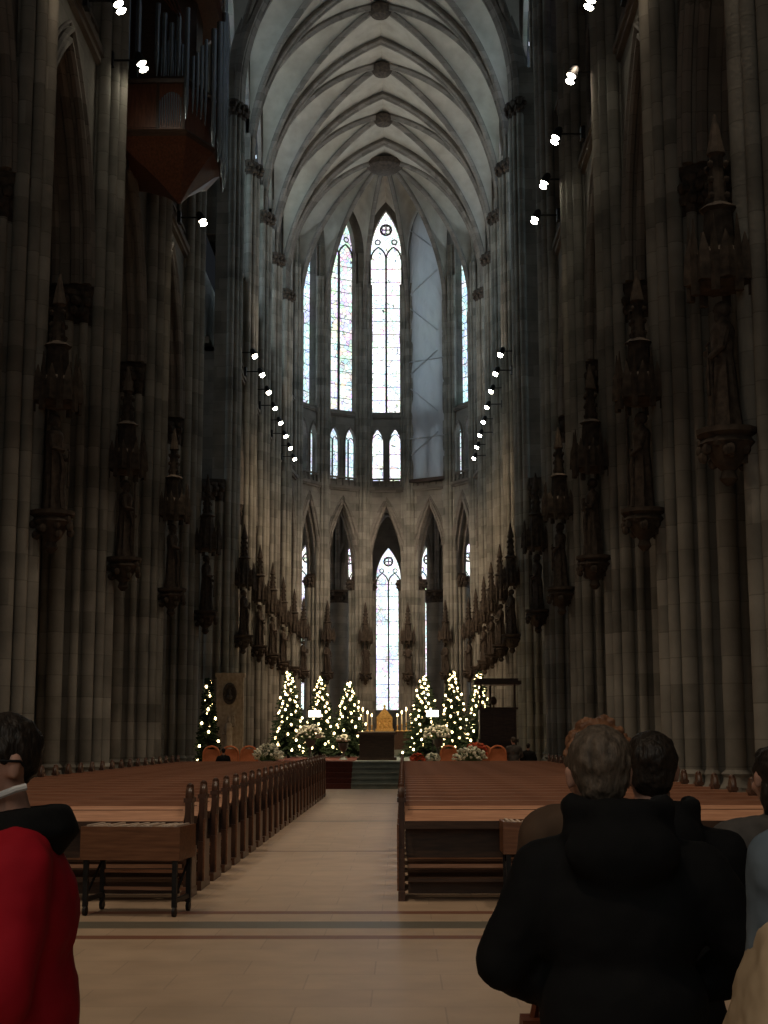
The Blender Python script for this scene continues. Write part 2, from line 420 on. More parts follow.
for k in range(-3, 4):
    Mx, L = side_frame(AV[k+3], AV[k+4])
    cw = 1.12 if abs(k) < 3 else 1.7
    bay_walls(wm, Mx, L, apse=True, cl_hw=cw, arc_hw=L/2-.5)
    gm = {0: 'glass_bright', -1: 'glass_pale', 1: 'glass_blue'}.get(k, 'glass_blue')
    window(Mx, cw, 25.05, 37.2, 40.5, .35, M[gm], 2, thick=.075)
    for sx in (-1, 1):
        M2 = Mx @ Matrix.Translation((sx*L*.18, 0, 0))
        window(M2, .46, 19.95, 22.7, 23.8, .05, M['glass_bright' if k == 0 else 'glass_tri'], 1 if k == 0 else 2, thick=.04, ring=False, bars=True)
tag(wm.build('wall_apse', M['wall'], None, 0), kind='structure')

# outer aisle walls, aisle ceilings, transept arms
o = MB()
for sx in (-1, 1):
    o.box(min(sx*14, sx*14.5), max(sx*14, sx*14.5), -6, 51, 0, 19.6)
    o.box(min(sx*14, sx*14.5), max(sx*14, sx*14.5), 63.6, 96, 0, 19.6)
    o.box(min(sx*8.2, sx*30), max(sx*8.2, sx*30), 51.1, 51.6, 19.6, 44)
    o.box(min(sx*8.2, sx*30), max(sx*8.2, sx*30), 63.4, 63.9, 19.6, 44)
    o.box(min(sx*14.2, sx*30), max(sx*14.2, sx*30), 51.1, 51.6, 0, 19.6)
    o.box(min(sx*14.2, sx*30), max(sx*14.2, sx*30), 63.4, 63.9, 0, 19.6)
tag(o.build('wall_outer', M['wall'], None, 0), kind='structure')
o = MB()
for sx in (-1, 1):
    o.box(min(sx*7.7, sx*14.5), max(sx*7.7, sx*14.5), -6, 51, 19.5, 19.8)
    o.box(min(sx*7.7, sx*14.5), max(sx*7.7, sx*14.5), 63.6, 96, 19.5, 19.8)
tag(o.build('ceiling_aisle', M['web'], None, 0), kind='structure')
for sx in (-1, 1):
    o = MB(); Mx = frame(sx*30, 57.5, sx*PI/2); o.M = Mx
    arch_panel(o, -6.6, 6.6, 0, 44, -.4, .4, [(0, 4.2, 14, 30, 38)])
    tag(o.build('wall_transept_%s' % ('left' if sx < 0 else 'right'), M['wall'], None, 0), kind='structure')
    window(Mx, 4.2, 14, 30, 38, .1, M['glass_blue'], 4, bars=False)
o = MB(); o.box(-14.5, 14.5, -6.4, -6, 0, 44); tag(o.build('wall_back', M['wall'], None, 0), kind='structure')

# ------------------------------------------------------------------ vaults
ceil = empty('ceiling', kind='structure')
STILT = .6
def tr_curve(w, y, sgn, za=ZT, n=18):
    P = [(sgn*w, y, ZS)]
    for i in range(n+1):
        x = w*math.cos(PI/2*i/n); P.append((sgn*x, y, pz(w, ZS+STILT, za, x)))
    return P
def resample(P, n):
    P = [Vector(p) for p in P]; d = [0]
    for i in range(1, len(P)): d.append(d[-1]+(P[i]-P[i-1]).length)
    out = []; j = 0
    for k in range(n+1):
        t = d[-1]*k/n
        while j < len(P)-2 and d[j+1] < t: j += 1
        q = (t-d[j])/max(1e-9, d[j+1]-d[j]); out.append(P[j].lerp(P[j+1], min(1, q)))
    return out
def ruled(mb, A, B, m=5, camber=.15):
    A = resample(A, 22); B = resample(B, 22)
    def fn(u, v):
        i = round(u*22); p = A[i].lerp(B[i], v); p.z += camber*math.sin(PI*v)*min(1, u*2); return tuple(p)
    mb.grid(fn, 22, m)
def vault_bay(y0, y1, w=6.75, form_apex=40.4, big0=False):
    yc = (y0+y1)/2; l = (y1-y0)/2
    v = MB(); diag = []
    for sg in (-1, 1):
        for ys in (-1, 1):
            D = [(sg*w, yc+ys*l, ZS)]
            for i in range(19):
                c = math.cos(PI/2*i/18); D.append((sg*w*c, yc+ys*l*c, pz(w, ZS+STILT, ZT+.25, w*c)))
            diag.append(D)
            ruled(v, tr_curve(w, yc+ys*l, sg), D)
            F = [(sg*w, yc+ys*l, ZS)]
            for i in range(13):
                c = math.cos(PI/2*i/12); F.append((sg*w, yc+ys*l*c, pz(l, 34.5, form_apex, l*c)))
            ruled(v, D, F)
    v.build('vault_web', M['web'], ceil)
    for D in diag:
        r = MB(); D2 = [(p[0]*.995, p[1], p[2]-.12) for p in D]
        r.tube(D2, .17, 7); r.tube([(p[0], p[1], p[2]-.17) for p in D2], .09, 6); r.build('diagonal_rib', M['rib'], ceil)
    b = MB(); b.M = Matrix.Translation((0, yc, ZT+.12))
    b.lathe([(.1, -.75), (.45, -.68), (.62, -.45), (.66, -.2), (.45, 0)], 16, fn=lambda a, z: 1+.12*math.sin(8*a)); b.build('boss', M['carve'], ceil)
def trans_rib(y, r=.22, w=6.75):
    A = tr_curve(w, y, -1); B = tr_curve(w, y, 1)[::-1][1:]
    P = [(p[0]*.99, p[1], p[2]-.15) for p in A+B]
    t = MB(); t.tube(P, r, 8)
    for dy in (-r, r): t.tube([(p[0]*.985, p[1]+dy*.9, p[2]-r*.35) for p in P], r*.42, 6)
    t.tube([(p[0]*.98, p[1], p[2]-r*.95) for p in P], r*.42, 6)
    t.build('transverse_rib', M['rib'], ceil)
ALLY = [6.0]+NAVE+CHOIR
for i in range(len(ALLY)-1): vault_bay(ALLY[i], ALLY[i+1], form_apex=40.9 if ALLY[i] > 51 and ALLY[i] < 52 else 40.4)
for y in ALLY: trans_rib(y, .5 if y in (51.3, 63.6) else (.26 if y > 91 else .22))
# apse fan
v = MB(); key = Vector((0, 95.3, ZT-.1)); ribs = []
def inset(p, d):
    q = Vector((p[0], p[1]-YC)); return (q*(1-d/q.length))+Vector((0, YC))
IN = [inset(p, .62) for p in AV]
for q in IN:
    P = [(q.x, q.y, ZS)]; R = (q-Vector((0, key.y))).length
    for i in range(19):
        c = math.cos(PI/2*i/18)
        P.append((q.x*c, key.y+(q.y-key.y)*c, pz(R, ZS+STILT, ZT, R*c)))
    ribs.append(P)
for k in range(7):
    A, B = IN[k], IN[k+1]; mid = (A+B)/2
    for j, E in ((k, A), (k+1, B)):
        h = (E-mid).length; F = [(E.x, E.y, ZS)]
        for i in range(13):
            c = math.cos(PI/2*i/12); p = mid+(E-mid)*c; F.append((p.x, p.y, pz(h, 37.0, 40.95, h*c)))
        ruled(v, ribs[j], F, camber=.05)
for sg, rb in ((-1, ribs[0]), (1, ribs[7])): ruled(v, tr_curve(6.75, 92.0, sg), rb, camber=.02)
v.build('vault_web', M['web'], ceil)
for P in ribs:
    r = MB(); r.tube([(p[0]*.985, p[1], p[2]-.08) for p in P], .17, 8); r.tube([(p[0]*.97, p[1], p[2]-.22) for p in P], .08, 6); r.build('apse_rib', M['rib'], ceil)
b = MB(); b.M = Matrix.Translation(key)
b.lathe([(.2, -.95), (.75, -.9), (1.25, -.6), (1.3, -.25), (.6, 0)], 24, fn=lambda a, z: 1+.08*math.sin(12*a)); b.build('boss', M['carve'], ceil)

# ------------------------------------------------------------------ piers
def leafy(mb, r, x, y, z0, h, n=16, seed=0):
    rnd = random.Random(seed)
    mb.lathe([(r*1.02, z0), (r*1.08, z0+h*.1), (r*1.05, z0+h*.15), (r*1.25, z0+h*.75), (r*1.55, z0+h*.85), (r*1.55, z0+h)], n, x, y)
    for k in range(int(10+r*16)):
        a = rnd.uniform(0, 2*PI); zz = z0+h*rnd.choice((.35, .65)); q = r*(1.2 if zz < z0+h*.5 else 1.42)
        e = .11+r*.05
        mb.ell((x+q*math.cos(a), y+q*math.sin(a), zz), (e, e, e*1.1), 6, 5)
def shaft_base(mb, x, y, r, z=.62):
    mb.lathe([(r*1.9, z-.62), (r*1.9, z-.12), (r*1.7, z-.05), (r*1.75, z+.05), (r*1.35, z+.14), (r*1.25, z+.24), (r*1.45, z+.30), (r*1.05, z+.38)], 10, x, y, a0=PI/10)
def make_pier(console=True, ztop=ZS, apse=False):
    root = empty('clustered_pier')
    k = .78 if apse else 1.0
    c = MB(); c.lathe([(.86*k, .6), (.86*k, CAPZ+.2)], 20); c.build('core', M['stone'], root)
    p = MB(); p.lathe([(1.42*k, 0), (1.42*k, .42), (1.3*k, .52), (1.28*k, .62)], 16, a0=PI/16); p.build('plinth', M['stone'], root)
    up = [(1.0, 0, .2), (.93, .36, .13), (.93, -.36, .13), (.72, .64, .16), (.72, -.64, .16)]
    lo = [(0, 1.02, .2), (0, -1.02, .2), (.42, .88, .11), (.42, -.88, .11), (-.3, .93, .12), (-.3, -.93, .12), (-.65, .7, .15), (-.65, -.7, .15), (-1.0, 0, .2), (-.9, .36, .12), (-.9, -.36, .12)]
    for x, y, r in up:
        x *= k; y *= k
        s_ = MB(); s_.cyl(x, y, .9, ztop+3.6 if (apse and abs(y) > .1) else ztop-.7, r, 12)
        z = 4.5
        while z < ztop-2: s_.lathe([(r*1.03, z-.05), (r*1.15, z), (r*1.03, z+.05)], 12, x, y) if False else None; z += 5
        s_.build('vault_shaft', M['stone'], root)
        b_ = MB(); shaft_base(b_, x, y, r); b_.build('shaft_base', M['stone'], root)
    for x, y, r in lo:
        x *= k; y *= k
        s_ = MB(); s_.cyl(x, y, .9, CAPZ-.75, r, 12); s_.build('arcade_shaft', M['stone'], root)
        b_ = MB(); shaft_base(b_, x, y, r); b_.build('shaft_base', M['stone'], root)
    cp = MB()
    for i, (x, y, r) in enumerate(lo): leafy(cp, r*1.05, x*k, y*k, CAPZ-.8, .8, 10, i)
    cp.lathe([(.9*k, CAPZ-.8), (.92*k, CAPZ-.1), (1.0*k, CAPZ+.02), (1.0*k, CAPZ+.2)], 16)
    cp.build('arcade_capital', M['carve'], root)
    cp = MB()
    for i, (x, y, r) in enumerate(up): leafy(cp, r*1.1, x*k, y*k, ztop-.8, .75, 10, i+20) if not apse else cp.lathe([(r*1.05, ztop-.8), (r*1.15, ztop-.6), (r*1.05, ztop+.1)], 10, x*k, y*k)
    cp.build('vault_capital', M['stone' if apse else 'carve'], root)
    w_ = MB(); w_.box(.0, .72*k, -(.62 if not apse else .5)*k, (.62 if not apse else .5)*k, CAPZ+.2, ztop+(1.5 if not apse else 6)); w_.build('wall_respond', M['stone'], root, 0)
    if console:
        cn = MB(); X0 = 1.42*k
        cn.lathe([(.05, 5.28), (.14, 5.38), (.10, 5.5), (.22, 5.62), (.3, 5.78), (.42, 5.9), (.36, 5.98), (.46, 6.04), (.46, 6.12)], 12, X0, 0, fn=lambda a, z: 1+.10*math.sin(6*a))
        rnd = random.Random(3)
        for i in range(22):
            a = rnd.uniform(0, 2*PI); q = rnd.uniform(.24, .4); cn.ell((X0+q*math.cos(a), q*math.sin(a), rnd.uniform(5.6, 5.95)), (.08, .08, .09), 6, 5)
        cn.box(.9*k, X0, -.12, .12, 5.6, 6.05)
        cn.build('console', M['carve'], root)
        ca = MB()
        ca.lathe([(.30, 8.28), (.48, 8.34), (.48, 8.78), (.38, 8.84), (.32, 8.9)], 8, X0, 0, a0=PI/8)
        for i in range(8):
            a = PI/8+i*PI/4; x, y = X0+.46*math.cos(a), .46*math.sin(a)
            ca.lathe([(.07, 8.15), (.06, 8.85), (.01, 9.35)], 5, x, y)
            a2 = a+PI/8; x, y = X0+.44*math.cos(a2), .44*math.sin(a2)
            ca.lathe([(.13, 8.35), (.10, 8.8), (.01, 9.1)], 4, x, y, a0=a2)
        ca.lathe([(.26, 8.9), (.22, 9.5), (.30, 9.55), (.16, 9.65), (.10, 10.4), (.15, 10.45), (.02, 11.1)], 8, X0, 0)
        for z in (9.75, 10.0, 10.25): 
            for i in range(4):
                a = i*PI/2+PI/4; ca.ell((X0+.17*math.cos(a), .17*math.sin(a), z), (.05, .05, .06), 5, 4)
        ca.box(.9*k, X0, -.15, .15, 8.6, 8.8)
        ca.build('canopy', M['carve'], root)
    return root
proto = make_pier(); aproto = make_pier(apse=True)
used = [False, False]
def put_pier(x, y, rz, label, group, pr=0, scale=1):
    src = (proto, aproto)[pr]
    if not used[pr]: o = src; used[pr] = True
    else: o = copy_tree(src)
    o.location = (x, y, 0); o.rotation_euler.z = rz
    tag(o, label, 'pier', group); return o
# statues --------------------------------------------------------------
def make_statue(v):
    rnd = random.Random(v*11+5)
    root = empty('stone_statue')
    b = MB(); ph = rnd.uniform(0, 6)
    prof = [(.26, 0), (.27, .08), (.23, .35), (.215, .7), (.20, .95), (.175, 1.15), (.20, 1.35), (.225, 1.52), (.19, 1.62), (.09, 1.69), (.065, 1.75)]
    n = 22; R2 = []
    vs = []; fs = []
    for j, (r, z) in enumerate(prof):
        lean = .05*math.sin(z*1.7+v)
        for i in range(n):
            a = 2*PI*i/n
            fold = 1+(.11*math.sin(7*a+ph+z*1.2)+.05*math.sin(11*a-z*3))*(1 if z < 1.3 else .2)
            vs.append((r*.8*fold*math.cos(a), r*1.08*fold*math.sin(a)+lean, z))
    for j in range(len(prof)-1):
        for i in range(n):
            k = (i+1) % n; fs.append((j*n+i, j*n+k, (j+1)*n+k, (j+1)*n+i))
    fs.append(tuple(range(n-1, -1, -1))); fs.append(tuple((len(prof)-1)*n+i for i in range(n)))
    b.add(vs, fs)
    ly = .05*math.sin(1.8*1.7+v)
    b.ell((.02, ly, 1.86), (.105, .09, .135), 10, 8); b.ell((.115, ly, 1.85), (.02, .016, .03), 5, 4)
    b.ell((.05, ly, 1.76), (.07, .06, .1), 8, 6)
    b.ell((-.02, ly, 1.88), (.12, .115, .13), 10, 8)
    b.tube([(0, -.23+ly, 1.52), (.06, -.31+ly, 1.25), (.24, -.14+ly, 1.22)], .075, 8, .05)
    b.tube([(0, .23+ly, 1.52), (.08, .30+ly, 1.22), (.24, .16+ly, 1.32 if v % 2 else 1.08)], .075, 8, .05)
    for k in range(3): b.tube([(.15, -.2+ly+.1*k, 1.25-.05*k), (.22, -.1+ly+.08*k, .9), (.19, -.12+ly+.09*k, .45), (.23, -.1+.1*k+ly, .05)], .035, 5)
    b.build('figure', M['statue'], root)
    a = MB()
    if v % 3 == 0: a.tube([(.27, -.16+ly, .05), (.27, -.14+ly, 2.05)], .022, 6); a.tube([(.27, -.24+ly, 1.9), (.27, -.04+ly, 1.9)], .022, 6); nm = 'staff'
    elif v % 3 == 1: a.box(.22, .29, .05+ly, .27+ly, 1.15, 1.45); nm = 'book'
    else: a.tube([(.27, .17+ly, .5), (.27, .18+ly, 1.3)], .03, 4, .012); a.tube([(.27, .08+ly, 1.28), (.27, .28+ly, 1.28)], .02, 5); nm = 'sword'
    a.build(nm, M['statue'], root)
    return root
SP = [make_statue(v) for v in range(3)]; sused = [False]*3; sc_ = [0]
def put_statue(x, y, rz, label, group, v, s=1.0, z=6.12):
    if not sused[v]: o = SP[v]; sused[v] = True
    else: o = copy_tree(SP[v])
    o.location = (x, y, z); o.rotation_euler.z = rz; o.scale = (s,)*3
    tag(o, label, 'statue', group)
vi = 0
attr = ['holding a long staff', 'holding a book', 'leaning on a sword']
for side, nm in ((-1, 'left'), (1, 'right')):
    for i, y in enumerate(NAVE):
        if (side < 0 and y < 20) : continue
        if side > 0 and y < 13: continue
        w_ = ORD[max(1, i-1 if side < 0 else i)]; out = y < (22 if side < 0 else 14)
        if y > 51: lab = 'grey-brown clustered stone pier at near %s corner of crossing, darker side' % nm
        else: lab = 'tall dark clustered stone pier, %s along the %s side of the nave' % (w_, nm)
        if out: lab = 'dark clustered stone pier just outside the %s edge of the view' % nm
        put_pier(side*PX, y, 0 if side < 0 else PI, lab, 'nave piers on the %s' % nm)
        if y > 14:
            v = (i+(side > 0)) % 3
            if y > 51: lab = 'dark robed saint statue %s on near %s crossing pier' % (attr[v], nm)
            else: lab = 'dark robed saint statue %s on the %s pier of the %s row' % (attr[v], w_, nm)
            if out: lab = 'dark saint statue %s on the pier outside %s edge of view' % (attr[v], nm)
            put_statue(side*(PX-1.42), y, 0 if side < 0 else PI, lab, 'saint statues along the nave', v)
    for i, y in enumerate(CHOIR):
        if y < 64: lab = 'warm lit clustered stone pier at the far %s corner of the crossing' % nm
        else: lab = 'slender brown lit clustered pier, %s beyond the crossing on the %s side of choir' % (ORD[i], nm)
        put_pier(side*(PX if y < 90 else 7.25), y, 0 if side < 0 else PI, lab, 'choir piers on the %s' % nm)
        v = (i+1+(side > 0)) % 3
        lab = 'brown robed statue %s, %s beyond the crossing, %s choir pier' % (attr[v], ORD[i+1], nm)
        if y < 90: put_statue(side*(PX-1.42), y, 0 if side < 0 else PI, lab, 'statues in the choir', v)
for k in range(1, 7):
    a = math.radians(-105+30*k); wn = 'left' if k < 4 else 'right'
    q = {3: 'just', 4: 'just', 2: 'second', 5: 'second', 1: 'third', 6: 'third'}[k]
    lab = ('slim apse pier just %s of the middle window' if q == 'just' else 'slim apse pier, '+q+' to the %s of the middle window') % wn
    rz = math.atan2(-math.cos(a), -math.sin(a))
    put_pier(RV*math.sin(a), YC+RV*math.cos(a), rz, lab, 'slim piers around the apse', 1)
    d = RV-1.42*.78; v = k % 3
    put_statue(d*math.sin(a), YC+d*math.cos(a), rz, 'weathered statue %s on slim apse pier, %s %s of middle window' % (attr[v], q, wn), 'apse statues', v)

# ------------------------------------------------------------------ ambulatory and chapels
amb = MB()
def chapel(ang, nm):
    wmb = MB(); C = Vector((14.8*math.sin(ang), YC+14.8*math.cos(ang), 0)); ap = 3.7 if abs(ang) > .1 else 4.15; hw = ap*math.tan(math.radians(22.5))
    for j in (-2, -1, 0, 1, 2):
        a = ang+j*PI/4; Mx = frame(C.x+ap*math.sin(a), C.y+ap*math.cos(a), a)
        if abs(j) < 2:
            wmb.M = Mx; arch_panel(wmb, -hw, hw, 0, 19.5, 0, .5, [(0, .98, 3.8, 14.2, 16.75)])
            window(Mx, .98, 3.8, 14.2, 16.75, .3, M['glass_colour' if (j == 0 and abs(ang) < .1) else 'glass_bright'], 2, thick=.06)
        else:
            wmb.M = Mx; wmb.box(-hw, hw, 0, .5, 0, 19.5)
    tag(wmb.build('wall_chapel_%s' % nm, M['wall'], None, 0), kind='structure')
    r = empty('trim_%d' % (900+int(round(ang*2))), kind='structure')
    for j in range(-2, 3):
        a = ang+(j+.5)*PI/4 if j < 2 else ang-2.5*PI/4+PI/4*0
        m_ = MB(); R = ap/math.cos(PI/8)-.1
        x1, y1 = C.x+R*math.sin(a), C.y+R*math.cos(a)
        P = [(x1, y1, 0.1), (x1, y1, 13.5)]+[(C.x+(x1-C.x)*math.cos(PI/2*i/8), C.y+(y1-C.y)*math.cos(PI/2*i/8), 13.5+5.3*math.sin(PI/2*i/8)) for i in range(1, 9)]
        m_.tube(P, .13, 7); m_.build('chapel_rib', M['rib'], r)
    return
chapel(0, 'middle'); chapel(math.radians(30), 'right'); chapel(math.radians(-30), 'left')
chapel(math.radians(62), 'far_right'); chapel(math.radians(-62), 'far_left')
m_ = MB(); m_.box(-20, 20, 103, 126, 19.5, 19.8); 
# leave the choir itself open: cut the ceiling into a ring
m_ = MB()
for k in range(-3, 4):
    a0 = math.radians(30*k-15); a1 = math.radians(30*k+15); r0, r1 = RV+.3, 22
    q = [(r*math.sin(a), YC+r*math.cos(a)) for r, a in ((r0, a0), (r1, a0), (r1, a1), (r0, a1))]
    m_.add([(x, y, 19.5) for x, y in q]+[(x, y, 19.9) for x, y in q], [(0, 1, 2, 3), (7, 6, 5, 4), (0, 4, 5, 1), (1, 5, 6, 2), (2, 6, 7, 3), (3, 7, 4, 0)])
tag(m_.build('ceiling_ambulatory', M['web'], None, 0), kind='structure')
cp = empty('round_pillar', label='grey round pillar behind the apse, left of the middle window', cat='pillar', group='round pillars in the ambulatory')
m_ = MB(); m_.lathe([(1.1, 0), (1.1, .5), (.95, .65), (.78, .8), (.78, CAPZ-1.4)], 24); m_.build('shaft', M['wall'], cp)
m_ = MB(); leafy(m_, .8, 0, 0, CAPZ-1.4, .9, 20, 4); m_.build('capital', M['carve'], cp)
m_ = MB()
for j in range(3):
    for sg in (-1, 1):
        a = PI/2+j*PI/3
        m_.tube([(sg*.4*math.cos(a), sg*.4*math.sin(a), CAPZ-.5)]+[(sg*(.4+2.6*(1-math.cos(PI/2*i/8)))*math.cos(a), sg*(.4+2.6*(1-math.cos(PI/2*i/8)))*math.sin(a), CAPZ+6.5*math.sin(PI/2*i/8)) for i in range(1, 9)], .16, 7)
m_.build('springing_ribs', M['rib'], cp)
cp.location = (-3.66, YC+9.8, 0)
c2 = copy_tree(cp); c2.location = (3.66, YC+9.8, 0); c2['label'] = 'grey round pillar behind the apse, right of the middle window'

# ------------------------------------------------------------------ sheet over the window
sh = empty('scaffold_cover', label='grey plastic sheeting hung over the window right of the middle one', cat='scaffold cover')
Mx, L_ = side_frame(AV[4], AV[5])
m_ = MB(); m_.M = Mx
def sf(u, v):
    s = -1.42+2.84*u; top = pz(1.42, 37.0, 40.8, s) if abs(s) < 1.42 else 37.0
    z = 19.95+(top-19.95)*v
    return (s, -.72+.05*math.sin(z*2.1+s*3)+.035*math.sin(z*5+s*7)+.03*math.cos(s*9), z)
m_.grid(sf, 16, 60); sh_o = m_.build('sheet', M['sheet'], sh, 60)
for i in range(6):
    z0 = 21.7+i*3.0; m_ = MB(); m_.M = Mx
    P = [(-1.3, -.82, z0), (.9, -.82, z0+1.5)] if i % 2 == 0 else [(.9, -.82, z0-1.5+1.5), (-1.3, -.82, z0+1.9)]
    m_.tube(P, .045, 6); m_.build('brace', M['sheet'], sh)
for z in (22.9, 28.6):
    m_ = MB(); m_.M = Mx; m_.tube([(-1.4, -.83, z), (1.4, -.83, z)], .04, 6); m_.build('ledger_tube', M['sheet'], sh)
m_ = MB(); m_.M = Mx; m_.box(-1.5, 1.5, -.9, -.5, 19.7, 19.93); m_.build('platform', M['darkwood'], sh, 0)

# ------------------------------------------------------------------ organ
orgn = empty('swallow_nest_organ', (0, 0, 0), label='red-brown wooden organ case with tall pipes hanging high on left wall', cat='organ')
plan = [(-7.0, 37.7), (-4.85, 37.7), (-4.25, 38.9), (-4.25, 40.6), (-4.85, 41.8), (-7.0, 41.8)]
OC = (-6.2, 39.8)
def ring(z, s=1.0, cx=OC[0], cy=OC[1]): return [(cx+(x-cx)*s, cy+(y-cy)*s, z) for x, y in plan]
def ring2(z, s, cx=-5.2, cy=39.0): return [(cx+(x-cx)*s, cy+(y-cy)*s, z) for x, y in plan]
def loft(mb, rings):
    n = len(rings[0]); vs = [p for r in rings for p in r]; fs = []
    for j in range(len(rings)-1):
        for i in range(n):
            k = (i+1) % n; fs.append((j*n+i, j*n+k, (j+1)*n+k, (j+1)*n+i))
    fs.append(tuple(range(n-1, -1, -1))); fs.append(tuple((len(rings)-1)*n+i for i in range(n))); mb.add(vs, fs)
m_ = MB(); loft(m_, [ring2(16.7, .03), ring2(17.2, .3), ring2(18.0, .85), ring2(18.15, 1.0)]); m_.build('tapering_base', M['organ'], orgn, 0)
m_ = MB(); loft(m_, [ring(18.15, 1.0), ring(18.25, 1.03), ring(18.35, 1.0)]); m_.build('lower_cornice', M['darkwood'], orgn, 0)
m_ = MB(); loft(m_, [ring(18.35, .94), ring(19.75, .94)]); m_.build('console_case', M['organ'], orgn, 0)
m_ = MB(); loft(m_, [ring(19.75, .98), ring(19.85, 1.0), ring(19.95, .96)]); m_.build('middle_cornice', M['darkwood'], orgn, 0)
m_ = MB(); loft(m_, [ring(19.95, .7), ring(26.5, .7)]); m_.build('inner_case', M['darkwood'], orgn, 0)
m_ = MB(); loft(m_, [ring(22.9, .97), ring(23.0, 1.03), ring(23.4, .92), ring(23.6, 1.0), ring(23.75, .8)]); m_.build('upper_cornice', M['organ'], orgn, 0)
m_ = MB(); m_.box(-6.75, -5.72, 37.80, 37.86, 18.45, 19.65); m_.build('side_panel', M['organ'], orgn, 0)
for x in (-6.8, -5.68, -4.95):
    m_ = MB(); m_.box(x-.04, x+.04, 37.76, 37.86, 18.35, 19.75); m_.build('stile', M['darkwood'], orgn, 0)
for q in range(2):
    for i in range(11):
        t = (i-5)/5; x0 = -5.3+t*.1; x1 = -5.3+t*.33; z0 = 18.5+q*.0; 
        if q: z0, zz = 20.0, 20.9
        else: z0, zz = 18.45, 19.25
        m_ = MB(); m_.lathe([(.008, z0), (.026, z0+.25), (.026, zz+.25*(1-t*t))], 8, x1, 37.83 if q == 0 else 37.95); m_.build('fan_pipe', M['pipe'], orgn)
def pipe(x, y, z0, z1, r):
    m_ = MB(); m_.lathe([(r*.25, z0), (r, z0+.5), (r, z1)], 12, x, y); m_.box(x-r*.5, x+r*.5, y-r*1.08, y, z0+.55, z0+.68); m_.build('organ_pipe', M['pipe'], orgn)
for k, (x, y, z0, z1, r) in enumerate([(-4.86, 37.62, 18.6, 21.9, .07), (-4.72, 37.9, 18.9, 20.6, .045), (-4.63, 38.1, 18.9, 20.8, .045), (-4.54, 38.3, 18.9, 21.1, .05), (-4.45, 38.5, 18.8, 21.4, .05),
    (-4.28, 38.85, 18.2, 21.9, .085), (-4.16, 39.2, 18.0, 22.3, .09), (-4.12, 39.6, 17.7, 22.5, .09), (-4.12, 40.0, 17.4, 23.0, .10), (-4.12, 40.4, 17.7, 22.6, .09), (-4.25, 40.8, 18.2, 22, .08),
    (-5.35, 37.9, 20.0, 21.6, .07), (-5.55, 37.9, 20.0, 21.9, .07), (-5.75, 37.9, 20.0, 22.2, .08), (-5.15, 37.9, 20.0, 21.9, .07), (-6.3, 37.95, 20.0, 22.6, .09), (-6.6, 37.95, 20.0, 22.8, .09)]):
    pipe(x, y, z0, z1, r)
for k in range(4):
    m_ = MB(); m_.tube([(-5.4+k*.12, 37.8, 23.0), (-5.6+k*.12, 37.7, 22.3), (-5.3+k*.1, 37.7, 21.9-.1*k)], .025, 5); m_.build('carved_tendril', M['organ'], orgn)

# ------------------------------------------------------------------ lamps on the gallery
def make_spot():
    r = empty('gallery_spotlight')
    m_ = MB(); m_.tube([(-.5, 0, .1), (.15, 0, .1)], .03, 6); m_.box(-.62, -.5, -.15, .15, -.1, .3); m_.build('bracket', M['iron'], r)
    for dy in (-.17, .17):
        m_ = MB(); m_.M = Matrix.Translation((.2, dy, .05)) @ Matrix.Rotation(math.radians(-25), 4, 'Y')
        m_.lathe([(.06, .2), (.12, .12), (.14, -.14), (.13, -.14)], 12); h_ = m_.build('lamp_head', M['iron'], r)
        m_ = MB(); m_.M = Matrix.Translation((.2, dy, .05)) @ Matrix.Rotation(math.radians(-25), 4, 'Y')
        m_.ell((0, 0, -.13), (.13, .13, .07), 10, 6); m_.build('bulb', M['lampglow'], h_)
    return r
spot = make_spot(); first = True
LY = [32.4, 36.4, 40.4, 43.9, 47.1, 64.6, 68.1, 71.7, 75.3, 78.9, 82.5, 86.0, 89.5]
cnt = {}
for side, nm in ((-1, 'left'), (1, 'right')):
    for i, y in enumerate(LY):
        if side < 0 and y in (40.4, 43.9): continue
        if first: o = spot; first = False
        else: o = copy_tree(spot)
        o.location = (side*(PX-1.42), y+(-.9 if (side < 0 and y == 36.4) else 0), 19.2); o.rotation_euler.z = 0 if side < 0 else PI
        z_ = 'nave' if y < 60 else 'choir'
        cnt[(nm, z_)] = cnt.get((nm, z_), 0)+1
        tag(o, 'pair of bright gallery spotlights, %s from the near end, %s wall of the %s' % (ORD[cnt[(nm, z_)]], nm, z_), 'spotlight', 'spotlights along the gallery')

def spotlight(x, y, z, tx, ty, tz, w, col=(1, .83, .62), size=70, blend=.8, rad=.5):
    l = bpy.data.lights.new('spot_beam', 'SPOT'); l.energy = w; l.color = col; l.spot_size = math.radians(size); l.spot_blend = blend; l.shadow_soft_size = rad
    o = bpy.data.objects.new('spot_beam', l); COL.objects.link(o); o.location = (x, y, z)
    o.rotation_euler = (Vector((tx, ty, tz))-Vector((x, y, z))).to_track_quat('-Z', 'Y').to_euler()
    return o

